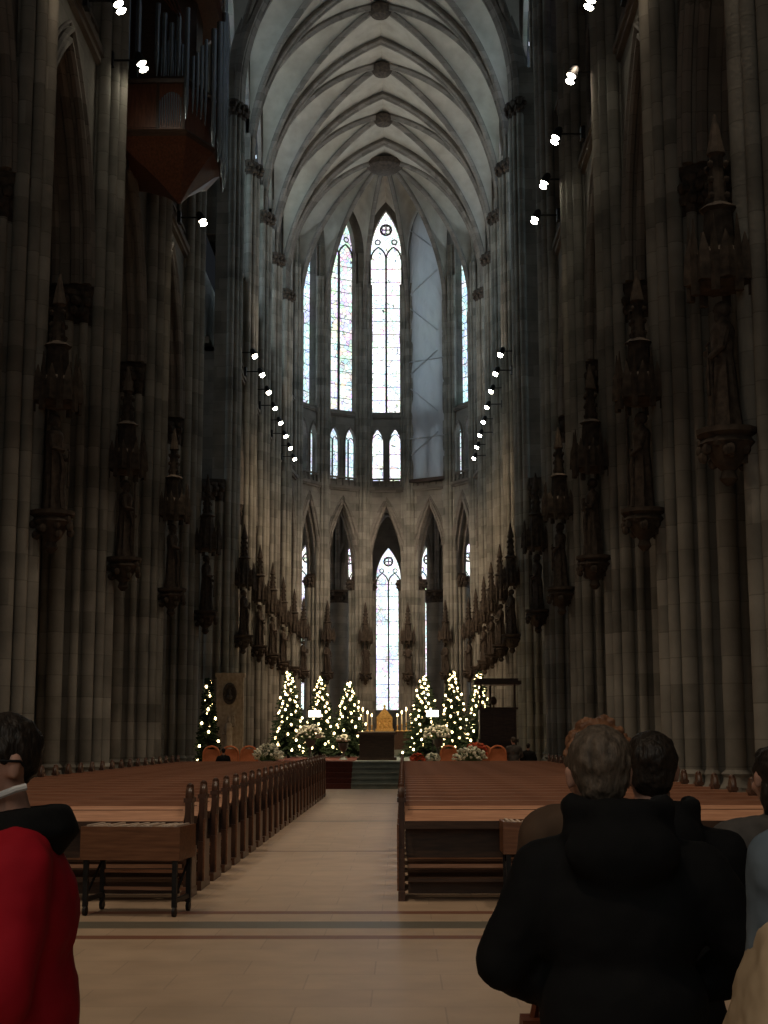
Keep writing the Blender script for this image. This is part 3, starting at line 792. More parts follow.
# ------------------------------------------------------------------ pews
def make_pew(L=4.0):
    r = empty('church_pew')
    # y=0 is the back of the pew (nearest the camera), people sit towards +y
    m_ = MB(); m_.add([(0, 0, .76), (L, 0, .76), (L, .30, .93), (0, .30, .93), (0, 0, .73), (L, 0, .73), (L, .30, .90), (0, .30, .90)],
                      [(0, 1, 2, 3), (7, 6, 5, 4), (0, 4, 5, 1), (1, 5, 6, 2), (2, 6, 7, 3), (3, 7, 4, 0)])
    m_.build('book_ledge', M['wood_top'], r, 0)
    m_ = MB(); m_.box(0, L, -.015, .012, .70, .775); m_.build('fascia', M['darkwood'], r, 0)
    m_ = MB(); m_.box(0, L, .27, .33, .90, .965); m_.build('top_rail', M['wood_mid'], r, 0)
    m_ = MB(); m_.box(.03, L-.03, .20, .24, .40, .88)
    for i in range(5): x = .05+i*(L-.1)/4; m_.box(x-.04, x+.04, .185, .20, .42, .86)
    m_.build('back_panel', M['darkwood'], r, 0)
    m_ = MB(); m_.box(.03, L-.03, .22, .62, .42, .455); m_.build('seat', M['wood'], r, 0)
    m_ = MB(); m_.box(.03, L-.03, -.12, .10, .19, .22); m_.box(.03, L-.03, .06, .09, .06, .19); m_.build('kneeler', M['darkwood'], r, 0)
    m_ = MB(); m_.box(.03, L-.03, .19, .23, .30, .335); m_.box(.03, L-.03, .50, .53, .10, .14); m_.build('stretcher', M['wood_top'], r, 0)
    for x0 in (-.07, L):
        m_ = MB()
        m_.box(x0, x0+.07, -.10, .60, 0, .09); m_.box(x0+.005, x0+.065, .06, .56, .09, .50); m_.box(x0+.005, x0+.065, .10, .34, .5, .98)
        m_.M = Matrix.Translation((x0+.035, .22, 0))
        m_.box(-.045, .045, -.13, .13, .955, 1.0)
        e = m_.build('bench_end', M['end'], r, 0)
        k = MB(); k.M = Matrix.Translation((x0+.035, .22, 1.0)) @ Matrix.Rotation(PI/2, 4, 'Y')
        k.lathe([(.02, -.035), (.115, -.03), (.125, 0), (.115, .03), (.02, .035)], 16); k.M = Matrix.Translation((x0+.035, .22, 1.0)); k.ell((0, 0, .11), (.04, .05, .04), 8, 6)
        k.build('finial', M['end'], e)
        c = MB(); c.box(x0-.012 if x0 < 0 else x0+.065, x0+.006 if x0 < 0 else x0+.082, .02, .10, .09, .74); c.build('carved_post', M['wood'], e, 0)
    return r
pew = make_pew(); first = True
NR = 26
for side, nm in ((-1, 'left'), (1, 'right')):
    for i in range(NR):
        if first: o = pew; first = False
        else: o = copy_tree(pew)
        y = 14.75+i*1.02
        o.location = (side*1.12 if side > 0 else -1.12-4.0, y, 0)
        if side > 0: o.location = (1.12, y, 0)
        lab = 'long brown wooden pew %s of the aisle, %s row counting from the nearest' % (nm, ORD[i+1])
        tag(o, lab, 'pew', 'rows of pews %s of the aisle' % nm)

# book tables in front of the pews
def make_cart():
    r = empty('book_table')
    m_ = MB(); m_.box(-.47, .47, -.28, -.25, .50, .80); m_.box(-.47, .47, .25, .28, .50, .80); m_.box(-.47, -.44, -.25, .25, .50, .80); m_.box(.44, .47, -.25, .25, .5, .8); m_.box(-.44, .44, -.25, .25, .5, .53)
    m_.build('tray', M['wood'], r, 0)
    m_ = MB(); x = -.43
    rnd = random.Random(2)
    while x < .41:
        w = rnd.uniform(.02, .035); m_.box(x, x+w*.85, -.23, .22, .53, .785+rnd.uniform(-.01, .03)); x += w
    tag(m_.build('hymn_books', M['paper'], r, 0), kind='stuff')
    for x in (-.42, .42):
        for y in (-.24, .24):
            m_ = MB(); m_.box(x-.022, x+.022, y-.022, y+.022, .08, .5); l = m_.build('leg', M['iron'], r, 0)
            c = MB(); c.M = Matrix.Translation((x, y, .045)) @ Matrix.Rotation(PI/2, 4, 'Y'); c.lathe([(.045, -.015), (.045, .015)], 12); c.build('caster', M['iron'], l)
        m_ = MB(); m_.box(x-.015, x+.015, -.24, .24, .12, .16); m_.tube([(x, -.24, .16), (x, .24, .48)], .012, 5); m_.build('side_brace', M['iron'], r, 0)
    for z in (.2, .36):
        m_ = MB(); m_.box(-.42, .42, .22, .25, z-.015, z+.015); m_.build('stretcher', M['wood_top'], r, 0)
    return r
c1 = make_cart(); c1.location = (-1.37, 13.7, 0); c1.rotation_euler.z = -.12
tag(c1, 'wooden hymn book table on casters in front of the left pews', 'book table', 'book tables')
c2 = copy_tree(c1); c2.location = (2.53, 14.35, 0); c2.rotation_euler.z = 0
c2['label'] = 'wooden book table in front of right pews, half hidden behind black coat'

# ------------------------------------------------------------------ platform, steps, altar
st = empty('altar_steps', label='wide reddish altar steps with a green-grey stone strip in the middle', cat='steps')
for i in range(5):
    z0 = i*.165; y = 46.4+i*.38
    m_ = MB(); m_.box(-5.4, -.55, y, 61.5, z0 if i else 0, z0+.165); m_.box(1.35, 5.4, y, 61.5, z0, z0+.165); m_.build('side_step', M['carpet'], st, 0)
    m_ = MB(); m_.box(-.55, 1.35, y, 61.5, z0, z0+.165); m_.box(-.55, 1.35, y-.03, y+.3, z0+.13, z0+.17); m_.build('middle_step', M['step'], st, 0)
PZ = .825
al = empty('crossing_altar', (.18, 52, PZ), label='dark block altar with a pale cloth at the top of the steps', cat='altar')
m_ = MB(); m_.box(-.62, .62, -.5, .5, 0, .88); m_.box(-.7, .7, -.56, .56, 0, .1); m_.build('altar_block', M['darkwood'], al, 0)
m_ = MB(); m_.box(-.74, .74, -.6, .6, .88, .98); m_.build('altar_slab', M['darkwood'], al, 0)
m_ = MB(); m_.box(-.66, .66, -.52, .52, .98, 1.0); m_.build('altar_cloth', M['linen'], al, 0)
# high altar and shrine far back
ha = empty('high_altar', (0, 88.5, 0), label='low dark high altar far back under the apse', cat='altar')
m_ = MB(); m_.box(-2.6, 2.6, -1, 3.5, 0, .9); m_.box(-2.8, 2.8, -1.2, 3.7, 0, .4); m_.build('altar_platform', M['step'], ha, 0)
m_ = MB(); m_.box(-1.9, 1.9, -.5, .7, .9, 2.0); m_.build('altar_table', M['darkwood'], ha, 0)
shr = empty('golden_shrine', (0, 88.6, 2.0), label='small golden gabled shrine glowing on the high altar', cat='shrine')
m_ = MB(); m_.box(-.55, .55, -.4, .4, 0, .16); m_.box(-.48, .48, -.36, .36, .16, .8); m_.build('shrine_body', M['gold'], shr, 0)
m_ = MB(); m_.add([(-.52, -.4, .8), (.52, -.4, .8), (0, -.4, 1.45), (-.52, .4, .8), (.52, .4, .8), (0, .4, 1.45)], [(0, 1, 2), (5, 4, 3), (0, 2, 5, 3), (1, 4, 5, 2), (0, 3, 4, 1)]); m_.build('gable_roof', M['gold'], shr, 0)
m_ = MB()
for x in (-.3, 0, .3): m_.tube(arch_pts(x, .13, .2, .5, .7, -.38, 5), .02, 5); m_.ell((x, -.37, .38), (.07, .04, .16), 8, 6)
m_.ell((0, 0, 1.52), (.07, .07, .1), 8, 6); m_.build('relief_figures', M['gold'], shr)
# candles
cd = MB(); cr = empty('candlestick')
m_ = MB(); m_.lathe([(.13, 0), (.13, .03), (.03, .07), (.025, .3), (.06, .34), (.06, .37)], 10); m_.build('holder', M['gold'], cr)
m_ = MB(); m_.cyl(0, 0, .37, .9, .035, 8); m_.build('candle', M['wax'], cr)
m_ = MB(); m_.ell((0, 0, .97), (.05, .05, .1), 8, 6); m_.build('flame', M['candle'], cr)
fst = True; ci = 0
for sg, wn in ((-1, 'left'), (1, 'right')):
    for k in range(5):
        o = cr if fst else copy_tree(cr); fst = False; ci += 1
        o.location = (sg*(.78+k*.27), 88.3+(k % 2)*.35, 2.0 if .78+k*.27 < 1.85 else 2.0)
        o.scale = (1, 1, 1+.18*((k*7) % 3))
        tag(o, 'burning candle on the high altar, %s to the %s of the golden shrine' % (ORD[k+1], wn), 'candle', 'altar candles')

# ------------------------------------------------------------------ christmas trees
def make_tree(h, r, seed, nl=68):
    rnd = random.Random(seed); t = empty('christmas_tree')
    m_ = MB(); m_.tube([(0, 0, 0), (0, 0, h*.96)], .06, 7, .012); m_.build('trunk', M['bark'], t)
    m_ = MB(); z = .3
    while z < h*.99:
        q = 1-z/h; n = int(7+16*q)
        for k in range(n):
            a = rnd.uniform(0, 2*PI); L = (r*q**.85+.05)*rnd.uniform(.75, 1.1); d = Vector((math.cos(a), math.sin(a), 0)); s_ = Vector((-d.y, d.x, 0))
            zz = z+rnd.uniform(-.06, .06); vs = []; fs = []
            nn = max(3, int(L/.10))
            for j in range(nn):
                u = (j+1)/nn; c = d*L*u+Vector((0, 0, zz-.32*L*u+.1*u*u*L)); w = .17*(1.1-u)*min(1, L)+.04
                for sg in (-1, 1):
                    b_ = len(vs); tip = c+d*.10+s_*sg*w+Vector((0, 0, rnd.uniform(-.06, .03)))
                    vs += [tuple(c+Vector((0, 0, .015))), tuple(c-d*.06+s_*sg*.01), tuple(tip), tuple(c+d*.05+s_*sg*w*.35+Vector((0, 0, -.05)))]
                    fs += [(b_, b_+1, b_+2), (b_, b_+2, b_+3)]
            m_.add(vs, fs)
        z += .085
    m_.build('foliage', M['fir'], t, 0)
    lm = MB(); lm.ell((0, 0, 0), (.042, .042, .055), 8, 6); me = lm.mesh('fairy_light', M['fairy'])
    for k in range(nl):
        z = h*(.08+.9*(k+.5)/nl)**1.0; q = 1-z/h; a = k*2.399+rnd.uniform(-.3, .3); R = (r*q**.85+.05)*rnd.uniform(.45, 1.12)
        o = bpy.data.objects.new('fairy_light', me); COL.objects.link(o); o.parent = t
        o.location = (R*math.cos(a), R*math.sin(a), z-.1*R); o.rotation_euler = (rnd.uniform(-.4, .4), rnd.uniform(-.4, .4), 0)
    return t
TR = [(-3.42, 57.5, 3.45, .85, 'leftmost tall christmas tree with fairy lights beside the left pier'),
      (-2.33, 60.2, 3.35, .85, 'christmas tree with fairy lights, second from the left, behind the bright lamp'),
      (-1.05, 58.0, 3.05, .95, 'christmas tree with fairy lights nearest the altar on the left'),
      (1.97, 58.0, 3.3, .95, 'christmas tree with fairy lights nearest the altar on the right'),
      (3.2, 60.2, 3.6, .85, 'christmas tree with fairy lights, middle of the three on the right'),
      (4.15, 57.5, 3.4, .8, 'rightmost christmas tree with fairy lights next to the wooden pulpit')]
for i, (x, y, h, r, lab) in enumerate(TR):
    t = make_tree(h, r, 40+i); t.location = (x, y, PZ); t.rotation_euler.z = i
    tag(t, lab, 'christmas tree', 'christmas trees around the altar')
t = make_tree(3.6, .45, 77, 22); t.location = (-5.35, 48.0, 0)
tag(t, 'narrow dark christmas tree with few lights beside the left crossing pier', 'christmas tree')

# epitaph figure on the left crossing pier
ep = empty('wall_monument', (-6.05, 64.5-1.75, 0), label='pale carved wall monument with round portrait and standing figure, left crossing pier', cat='monument')
ep.location = (-6.28, 61.75, 0); ep.scale = (.6, 1, .93)
m_ = MB(); m_.box(-.95, .95, 0, .35, 0, 4.6); m_.box(-1.05, 1.05, -.12, .4, 0, .8); m_.box(-1.05, 1.05, -.06, .4, 4.5, 4.7); m_.build('slab', M['epitaph'], ep, 0)
m_ = MB(); m_.M = Matrix.Translation((0, -.03, 3.75)) @ Matrix.Rotation(PI/2, 4, 'X'); m_.lathe([(.42, -.02), (.5, .03), (.46, .1), (.36, .09), (.33, .02)], 24)
m_.M = Matrix.Translation((0, -.12, 3.7)); m_.ell((0, 0, .1), (.11, .1, .15), 10, 8); m_.ell((0, .02, -.12), (.22, .1, .14), 10, 8); m_.build('portrait_medallion', M['statue'], ep)
m_ = MB(); m_.M = Matrix.Translation((0, -.2, .8)); m_.lathe([(.3, 0), (.28, .4), (.22, 1.0), (.26, 1.4), (.22, 1.55), (.08, 1.65)], 16, fn=lambda a, z: 1+.08*math.sin(6*a+z)); m_.ell((0, 0, 1.78), (.12, .12, .15), 10, 8)
m_.tube([(-.25, 0, 1.45), (-.38, -.1, 1.1), (-.1, -.25, 1.15)], .07, 7); m_.tube([(.25, 0, 1.45), (.42, -.1, 1.5), (.4, -.2, 1.95)], .07, 7); m_.build('relief_figure', M['epitaph'], ep)

# ------------------------------------------------------------------ pulpit on the right
pu = empty('wooden_pulpit', (4.35, 49.9, PZ), label='dark wooden pulpit with railing posts and flat canopy right of altar', cat='pulpit')
m_ = MB(); m_.box(-.62, .62, -.55, .55, 0, .7); m_.box(-.66, .66, -.6, .6, 0, .12); m_.box(-.68, .68, -.62, .62, .62, .73); m_.build('pulpit_base', M['darkwood'], pu, 0)
m_ = MB(); m_.box(-.62, .62, -.56, -.5, .73, 1.725); m_.box(-.62, -.56, -.5, .56, .73, 1.725); m_.box(.56, .62, -.5, .56, .73, 1.725)
for x in (-.38, 0, .38): m_.box(x-.15, x+.15, -.585, -.56, .86, 1.6)
m_.build('parapet', M['darkwood'], pu, 0)
m_ = MB(); m_.box(-.68, .68, -.62, -.45, 1.725, 1.8); m_.build('handrail', M['darkwood'], pu, 0)
for x in (-.58, -.2, .58):
    m_ = MB(); m_.cyl(x, -.5 if x != -.2 else .5, 1.8 if x != -.2 else .73, 2.575, .035, 8); m_.build('post', M['darkwood'], pu)
m_ = MB(); m_.box(-.8, .8, -.7, .7, 2.575, 2.7); m_.box(-.7, .7, -.6, .6, 2.7, 2.78); m_.build('sounding_board', M['darkwood'], pu, 0)
m_ = MB(); m_.ell((-.15, -.45, 2.02), (.12, .1, .16), 8, 6); m_.box(-.17, -.13, -.47, -.43, 1.72, 1.95); m_.build('book_rest', M['darkwood'], pu)

# ------------------------------------------------------------------ reading lamps
for x, lab in ((-2.15, 'bright white rectangular lamp on a stand left of the altar'), (2.2, 'bright white rectangular lamp on a stand right of the altar')):
    l = empty('stand_lamp', (x, 53.5, PZ), label=lab, cat='lamp', group='lamps beside the altar')
    m_ = MB(); m_.cyl(0, 0, 0, .03, .2, 16); m_.build('base', M['iron'], l)
    m_ = MB(); m_.cyl(0, 0, .03, 1.6, .02, 8); m_.build('pole', M['iron'], l)
    m_ = MB(); m_.box(-.24, .24, -.03, .05, 1.52, 1.80); m_.build('lamp_housing', M['iron'], l, 0)
    m_ = MB(); m_.box(-.22, .22, -.05, -.03, 1.55, 1.78); m_.build('light_panel', M['shade'], l, 0)

# ------------------------------------------------------------------ flowers
def bouquet(x, y, z, r, mat, lab, standh, seed, squash=.75, grp=None):
    rnd = random.Random(seed); b = empty('flower_arrangement', (x, y, z), label=lab, cat='flowers', group=grp)
    m_ = MB(); m_.lathe([(.16, 0), (.14, .04), (.05, .1), (.05, standh-.3), (.16, standh-.18), (.19, standh)], 12); m_.build('vase', M['step'], b)
    m_ = MB(); m2 = MB()
    for i in range(90):
        u = rnd.uniform(-.2, 1); a = rnd.uniform(0, 2*PI); q = math.sqrt(max(0, 1-u*u))*r*rnd.uniform(.75, 1.05)
        c = (q*math.cos(a), q*math.sin(a), standh+.12+u*r*squash*rnd.uniform(.8, 1.1)); e = rnd.uniform(.035, .065)
        m_.ell(c, (e, e, e*.8), 6, 4)
        if i % 2 == 0:
            d = Vector((math.cos(a), math.sin(a), .3)); cc = Vector(c)*1; s_ = Vector((-d.y, d.x, 0))*.05
            m2.add([tuple(cc-d*.1), tuple(cc+s_), tuple(cc+d*.14), tuple(cc-s_)], [(0, 1, 2), (0, 2, 3)])
        m2.tube([(0, 0, standh-.1), c], .008, 4)
    tag(m_.build('blossoms', mat, b), kind='stuff'); tag(m2.build('leaves_and_stems', M['leaf'], b, 0), kind='stuff')
bouquet(-2.2, 51.8, PZ, .48, M['white_fl'], 'large cream bouquet on the platform, left of the altar', .75, 1)
bouquet(2.35, 51.8, PZ, .48, M['white_fl'], 'large cream bouquet on the platform, right of the altar', .75, 2)
bouquet(-1.05, 52.6, PZ, .22, M['white_fl'], 'small white bouquet close to the left side of the altar', .6, 3)
bouquet(-2.95, 43.6, 0, .45, M['white_fl'], 'pale yellow-white bouquet behind the last left pews, below the trees', .95, 4)
bouquet(3.1, 43.6, 0, .50, M['white_fl'], 'wide pale bouquet behind the last right pews', .9, 5, .6)
bouquet(1.55, 43.9, 0, .20, M['red_fl'], 'small red flower pot behind right pews nearest the aisle', .85, 6)
bouquet(2.0, 43.9, 0, .20, M['white_fl'], 'small white flower pot next to the small red one behind right pews', .85, 7)
bouquet(3.35, 44.6, 0, .34, M['red_fl'], 'red poinsettia bunch rising behind the wide pale bouquet', 1.05, 8)

# ------------------------------------------------------------------ orange chairs
def make_chair():
    r = empty('upholstered_chair')
    m_ = MB(); m_.box(-.23, .23, -.23, .23, .42, .50); m_.build('seat', M['orange'], r)
    m_ = MB(); P = [(-.22, .24, .45), (-.22, .27, .95)]+[(-.22*math.cos(PI*i/8), .29, .95+.2*math.sin(PI*i/8)) for i in range(1, 8)]+[(.22, .27, .95), (.22, .24, .45)]
    m_.tube(P, .03, 6); m_.build('back_frame', M['orange'], r)
    m_ = MB(); m_.box(-.2, .2, .24, .28, .6, 1.08); m_.build('backrest', M['orange'], r)
    for x in (-.2, .2):
        for y in (-.2, .2):
            m_ = MB(); m_.tube([(x, y, 0), (x, y, .42)], .022, 6); m_.build('leg', M['darkwood'], r)
    return r
ch = make_chair(); fst = True
CH = [(-4.75, 'leftmost of the orange chairs beside the left crossing pier'), (-4.2, 'orange chair behind the left pews, second from the pier'),
      (-3.65, 'orange chair behind the left pews, third from the pier'), (2.55, 'orange chair behind right pews left of the wide bouquet'),
      (3.6, 'orange chair behind right pews just right of the wide bouquet'), (4.0, 'rightmost orange chair, below the pulpit')]
for i, (x, lab) in enumerate(CH):
    o = ch if fst else copy_tree(ch); fst = False
    o.location = (x, 44.9 if i < 3 else 45.2, 0); o.rotation_euler.z = PI+.1*(i % 3-1)
    o.scale = (1.15, 1, 1.18); tag(o, lab, 'chair', 'orange chairs in front of the steps')

# low parapet and side benches by the piers (stone plinth course seen behind the pews)
for side, nm in ((-1, 'left'), (1, 'right')):
    o = MB(); o.box(min(side*6.1, side*8.5), max(side*6.1, side*8.5), 20.5, 21.5, 0, .0) if False else None

# ------------------------------------------------------------------ people
def remeshed(mb, name, mat, parent, voxel=.012, smooth=6, disp=0, dscale=.15, sub=0):
    ob = mb.build(name, mat, None, 0)
    m1 = ob.modifiers.new('r', 'REMESH'); m1.mode = 'VOXEL'; m1.voxel_size = voxel
    m2 = ob.modifiers.new('s', 'SMOOTH'); m2.iterations = smooth; m2.factor = .6
    if disp:
        tx = bpy.data.textures.new('folds', 'CLOUDS'); tx.noise_scale = dscale; tx.noise_depth = 2
        m3 = ob.modifiers.new('d', 'DISPLACE'); m3.texture = tx; m3.strength = disp; m3.texture_coords = 'LOCAL'
    dg = bpy.context.evaluated_depsgraph_get(); me = bpy.data.meshes.new_from_object(ob.evaluated_get(dg))
    ob.modifiers.clear(); old = ob.data; ob.data = me; bpy.data.meshes.remove(old)
    me.name = name; me.shade_smooth()
    if not me.materials: me.materials.append(mat)
    ob.parent = parent
    return ob
def hand(mb, w, d, palm, side):
    """hand at wrist w pointing along d, palm normal palm"""
    d = Vector(d).normalized(); p = Vector(palm).normalized(); s = d.cross(p).normalized()*side
    w = Vector(w); c = w+d*.05
    R = Matrix((s, d, p)).transposed()
    mb.ell(c, (.04, .055, .017), 12, 8, R)
    mb.cap(w-d*.04, w+d*.02, .027, .026, 8)
    for k, (o, l) in enumerate(((.029, .075), (.010, .085), (-.010, .08), (-.028, .062))):
        b = w+d*.095+s*o; m = b+d*l*.45+p*.012; t = m+d*l*.25+p*l*.42
        mb.cap(b-d*.02, m, .0095, .009, 8); mb.cap(m, t, .009, .0075, 8)
    b = w+d*.035+s*.034; m = b+d*.03+s*.022+p*.012; t = m+d*.032+p*.015
    mb.cap(b, m, .012, .0105, 8); mb.cap(m, t, .0105, .0085, 8)
def head_mesh(mb, hc, R, s=1.0):
    def P(x, y, z): return tuple(Vector(hc)+R @ Vector((x*s, y*s, z*s)))
    mb.ell(P(0, -.01, .03), (.077*s, .097*s, .092*s), 20, 14, R)
    mb.ell(P(0, .028, -.035), (.060*s, .068*s, .082*s), 18, 12, R)
    mb.ell(P(0, .065, -.088), (.026*s, .026*s, .02*s), 10, 8, R)      # chin
    mb.cap(P(0, .092, .015), P(0, .112, -.022), .010*s, .015*s, 8)   # nose
    mb.ell(P(0, .105, -.030), (.017*s, .011*s, .009*s), 8, 6, R)
    mb.ell(P(0, .090, -.056), (.024*s, .010*s, .007*s), 8, 6, R); mb.ell(P(0, .088, -.066), (.020*s, .010*s, .007*s), 8, 6, R)
    mb.ell(P(0, .08, .032), (.052*s, .020*s, .014*s), 10, 6, R)      # brow
    for sx in (-1, 1):
        mb.ell(P(sx*.077, -.002, -.002), (.010*s, .020*s, .034*s), 10, 8, R)
        mb.ell(P(sx*.082, -.006, .010), (.009*s, .018*s, .016*s), 8, 6, R)
        mb.ell(P(sx*.031, .082, .008), (.016*s, .011*s, .012*s), 8, 6, R)
        mb.ell(P(sx*.045, .062, -.028), (.026*s, .026*s, .026*s), 8, 6, R)
def person(lab, x, y, rot, H, top, hairm, pants, head_yaw=0, head_tilt=0, elbows=None, hands=None, bulk=1.0, hood=None, skirt=None, curly=False, bald=False,
           longhair=False, voxel=.014, extra=None, sh_w=.205, head_dx=0, hood_up=False, seated=False, name='person', hood_mat=None, head_drop=0, hood_up_z=0, short=False, head_dy=0):
    s = H/1.75
    r = empty('person', (x, y, 0), rot, lab, 'person')
    E = elbows or ((-.30, .03, 1.13), (.30, .03, 1.13)); Hn = hands or ((-.20, .24, 1.02), (.20, .24, 1.02))
    S = lambda p: (p[0]*s, p[1]*s, p[2]*s)
    hc = Vector(S((head_dx, .02+head_dy, 1.635-head_drop))); R = (Matrix.Rotation(head_yaw, 3, 'Z') @ Matrix.Rotation(head_tilt, 3, 'X'))
    b = MB(); head_mesh(b, hc, R, s)
    b.cap(S((0, -.01, 1.40)), tuple(hc+Vector((0, -.01, -.05))*s), .062*s, .056*s)
    b.cap(S((0, 0, .98)), S((0, 0, 1.38)), .11*s, .10*s)
    seat = [((sx*.1, 0, .92), (sx*.11, .02, .5), (sx*.11, -.02, .1)) for sx in (-1, 1)]
    for i, sx in enumerate((-1, 1)):
        sh = (sx*(sh_w-.03), 0, 1.41)
        b.cap(S((0, 0, 1.38)), S(sh), .07*s, .05*s); b.cap(S(sh), S(E[i]), .042*s, .036*s); b.cap(S(E[i]), S(Hn[i]), .036*s, .026*s)
        d = Vector(Hn[i])-Vector(E[i]); hand(b, S(Hn[i]), d, (-sx*1, .0, -.25), -sx)
        b.cap(S(seat[i][0]), S(seat[i][1]), .07*s, .05*s); b.cap(S(seat[i][1]), S(seat[i][2]), .048*s, .035*s)
    remeshed(b, 'body', M['skin'], r, .0075 if voxel < .02 else .016, 3)
    # eyes
    if voxel < .02:
        for sx in (-1, 1):
            e = MB(); e.ell(tuple(hc+R @ Vector((sx*.031*s, .089*s, .008*s))), (.010*s, .006*s, .006*s), 8, 6); e.build('eye', M['collar'], r)
    # jacket
    j = MB(); k = bulk
    j.ell(S((0, -.005, 1.28)), (.20*k*s, .135*k*s, .19*s), 20, 12); j.ell(S((0, .0, 1.05)), (.195*k*s, .145*k*s, .22*s), 20, 12)
    j.ell(S((0, 0, .90)), (.20*k*s, .15*k*s, .16*s), 20, 12)
    j.cap(S((0, -.01, 1.38)), S((0, -.005, 1.46)), .105*s, .078*s)
    for i, sx in enumerate((-1, 1)):
        sh = (sx*sh_w, 0, 1.39)
        j.cap(S((sx*.06, -.005, 1.42)), S(sh), .075*s*k, .078*s*k); j.cap(S(sh), S(E[i]), .080*s*k, .066*s*k); j.cap(S(E[i]), S(Vector(Hn[i])*.93+Vector(E[i])*.07), .064*s*k, .048*s*k)
    if skirt:
        z0, rr = skirt; j.lathe([(rr*s, z0*s), (rr*.93*s, (z0+.2)*s), (.18*k*s, .95*s)], 20, fn=lambda a, z: 1+.05*math.sin(9*a), sy=.75)
    if extra == 'jacket_hood' or hood:
        hm = MB() if hood_mat else j
        hz = hood_up_z; hm.ell(S((0, -.115*k, 1.41+hz*.5)), (.15*s, .055*s, .09*s), 16, 10)
        hm.tube([S((-.11, .02, 1.47+hz)), S((-.12, -.06, 1.475+hz)), S((-.06, -.115, 1.465+hz)), S((.06, -.115, 1.465+hz)), S((.12, -.06, 1.475+hz)), S((.11, .02, 1.47+hz))], .036*s, 8); hm.ell(S((0, -.055, 1.44+hz*.6)), (.15*s, .075*s, .07*s), 16, 10)
        if hood_mat:
            hm = MB()
            hm.tube([S((-.115*math.cos(q), -.015-.09*math.sin(q), 1.49+.012*math.sin(q))) for q in [2*PI*i/16 for i in range(16)]], .042*s, 8, closed=True)
            hm.ell(S((0, -.01, 1.475)), (.175*s, .15*s, .055*s), 20, 12); hm.ell(S((0, -.07, 1.45)), (.12*s, .06*s, .06*s), 16, 10)
            remeshed(hm, 'hood', hood_mat, r, .012, 5, .012, .06)
    remeshed(j, 'jacket', top, r, voxel, 7, .022, .11)
    # trousers, shoes
    t = MB(); t.ell(S((0, 0, .88)), (.175*s, .13*s, .13*s), 16, 10)
    for i in range(2):
        t.cap(S(seat[i][0]), S(seat[i][1]), .098*s, .072*s); t.cap(S(seat[i][1]), S(seat[i][2]), .070*s, .062*s)
    remeshed(t, 'trousers', pants, r, max(.014, voxel), 5, .01, .08)
    for sx in (-1, 1):
        q = MB(); q.ell(S((sx*.11, .05, .045)), (.05*s, .135*s, .045*s), 12, 8); q.cap(S((sx*.11, -.03, .05)), S((sx*.11, -.02, .11)), .045*s, .045*s); remeshed(q, 'shoe', M['black'], r, .012, 3)
    # hair
    h = MB()
    def P(x_, y_, z_): return tuple(hc+R @ Vector((x_*s, y_*s, z_*s)))
    if hood_up: h = None
    elif curly:
        h.ell(P(0, -.025, .035), (.092*s, .10*s, .10*s), 18, 12, R)
        rnd = random.Random(9)
        for i in range(170):
            a = rnd.uniform(0, 2*PI); u = rnd.uniform(-.6, 1); q = math.sqrt(1-u*u)
            c = P(.098*q*math.cos(a), -.03+.095*q*math.sin(a)*(1 if math.sin(a) < 0 else .6), .035+.10*u); e = rnd.uniform(.009, .016); h.ell(c, (e, e, e), 7, 5)
        remeshed(h, 'hair', hairm, r, .0055, 1, .01, .02)
    else:
        h.ell(P(0, -.022, .043), (.084*s, .098*s, .090*s), 20, 14, R); h.ell(P(0, -.052, .012 if short else .0), (.072*s, .054*s, (.062 if short else .078)*s), 18, 12, R)
        h.ell(P(0, .03, .088), (.062*s, .062*s, .036*s), 14, 8, R)
        for sx in (-1, 1): h.ell(P(sx*.066, .012, .035), (.018*s, .034*s, .034*s), 8, 6, R)
        if longhair: h.ell(P(0, -.05, -.06), (.085*s, .06*s, .11*s), 16, 10, R)
        remeshed(h, 'hair', hairm, r, .007 if voxel < .02 else .014, 2, .013, .025)
    return r
CX = 1.1
# man in the black coat, centre right
D = 3.5; k_ = 1435/D
man = person('man with thinning grey hair in a bulky black hooded jacket, seen from behind', CX+(612-402.7)/k_, D, -.05, 1.615, M['black'], M['hair_grey'], M['black'],
   head_yaw=.1, head_dx=-.043, elbows=((-.300, .0, 1.17), (.335, .0, 1.18)), hands=((-.12, .29, 1.02), (.12, .29, 1.02)), bulk=1.12, hood=True, sh_w=.195, skirt=(.66, .24), hood_up_z=.085)
# woman with curly red hair ahead of him
D = 4.35; k_ = 1435/D
person('woman with curly reddish hair and brown coat, half hidden behind black jacket', CX+(594-402.7)/k_, D, .15, 1.665, M['brown'], M['hair_red'], M['black'], curly=True,
   elbows=((-.225, .05, 1.12), (.225, .05, 1.12)), hands=((-.1, .25, 1.05), (.1, .25, 1.05)), bulk=1.0, hood=False, head_drop=.03, sh_w=.18)
# dark haired person
D = 4.2; k_ = 1435/D
person('person with short black hair and black hooded coat, right of the grey-haired man', CX+(647-402.7)/k_, D, -.1, 1.605, M['black'], M['hair_dark'], M['black'],
   elbows=((-.26, .03, 1.12), (.26, .03, 1.12)), bulk=1.05, hood=True, hood_up_z=.06)
# right edge, grey puffer
D = 5.0; k_ = 1435/D
person('person in a grey-brown padded coat with dark hair, cut by right edge', CX+(770-402.7)/k_, D, .2, 1.56, M['grey'], M['hair_dark'], M['black'],
   elbows=((-.28, .02, 1.1), (.27, .02, 1.1)), bulk=1.2, hood=True, longhair=True)
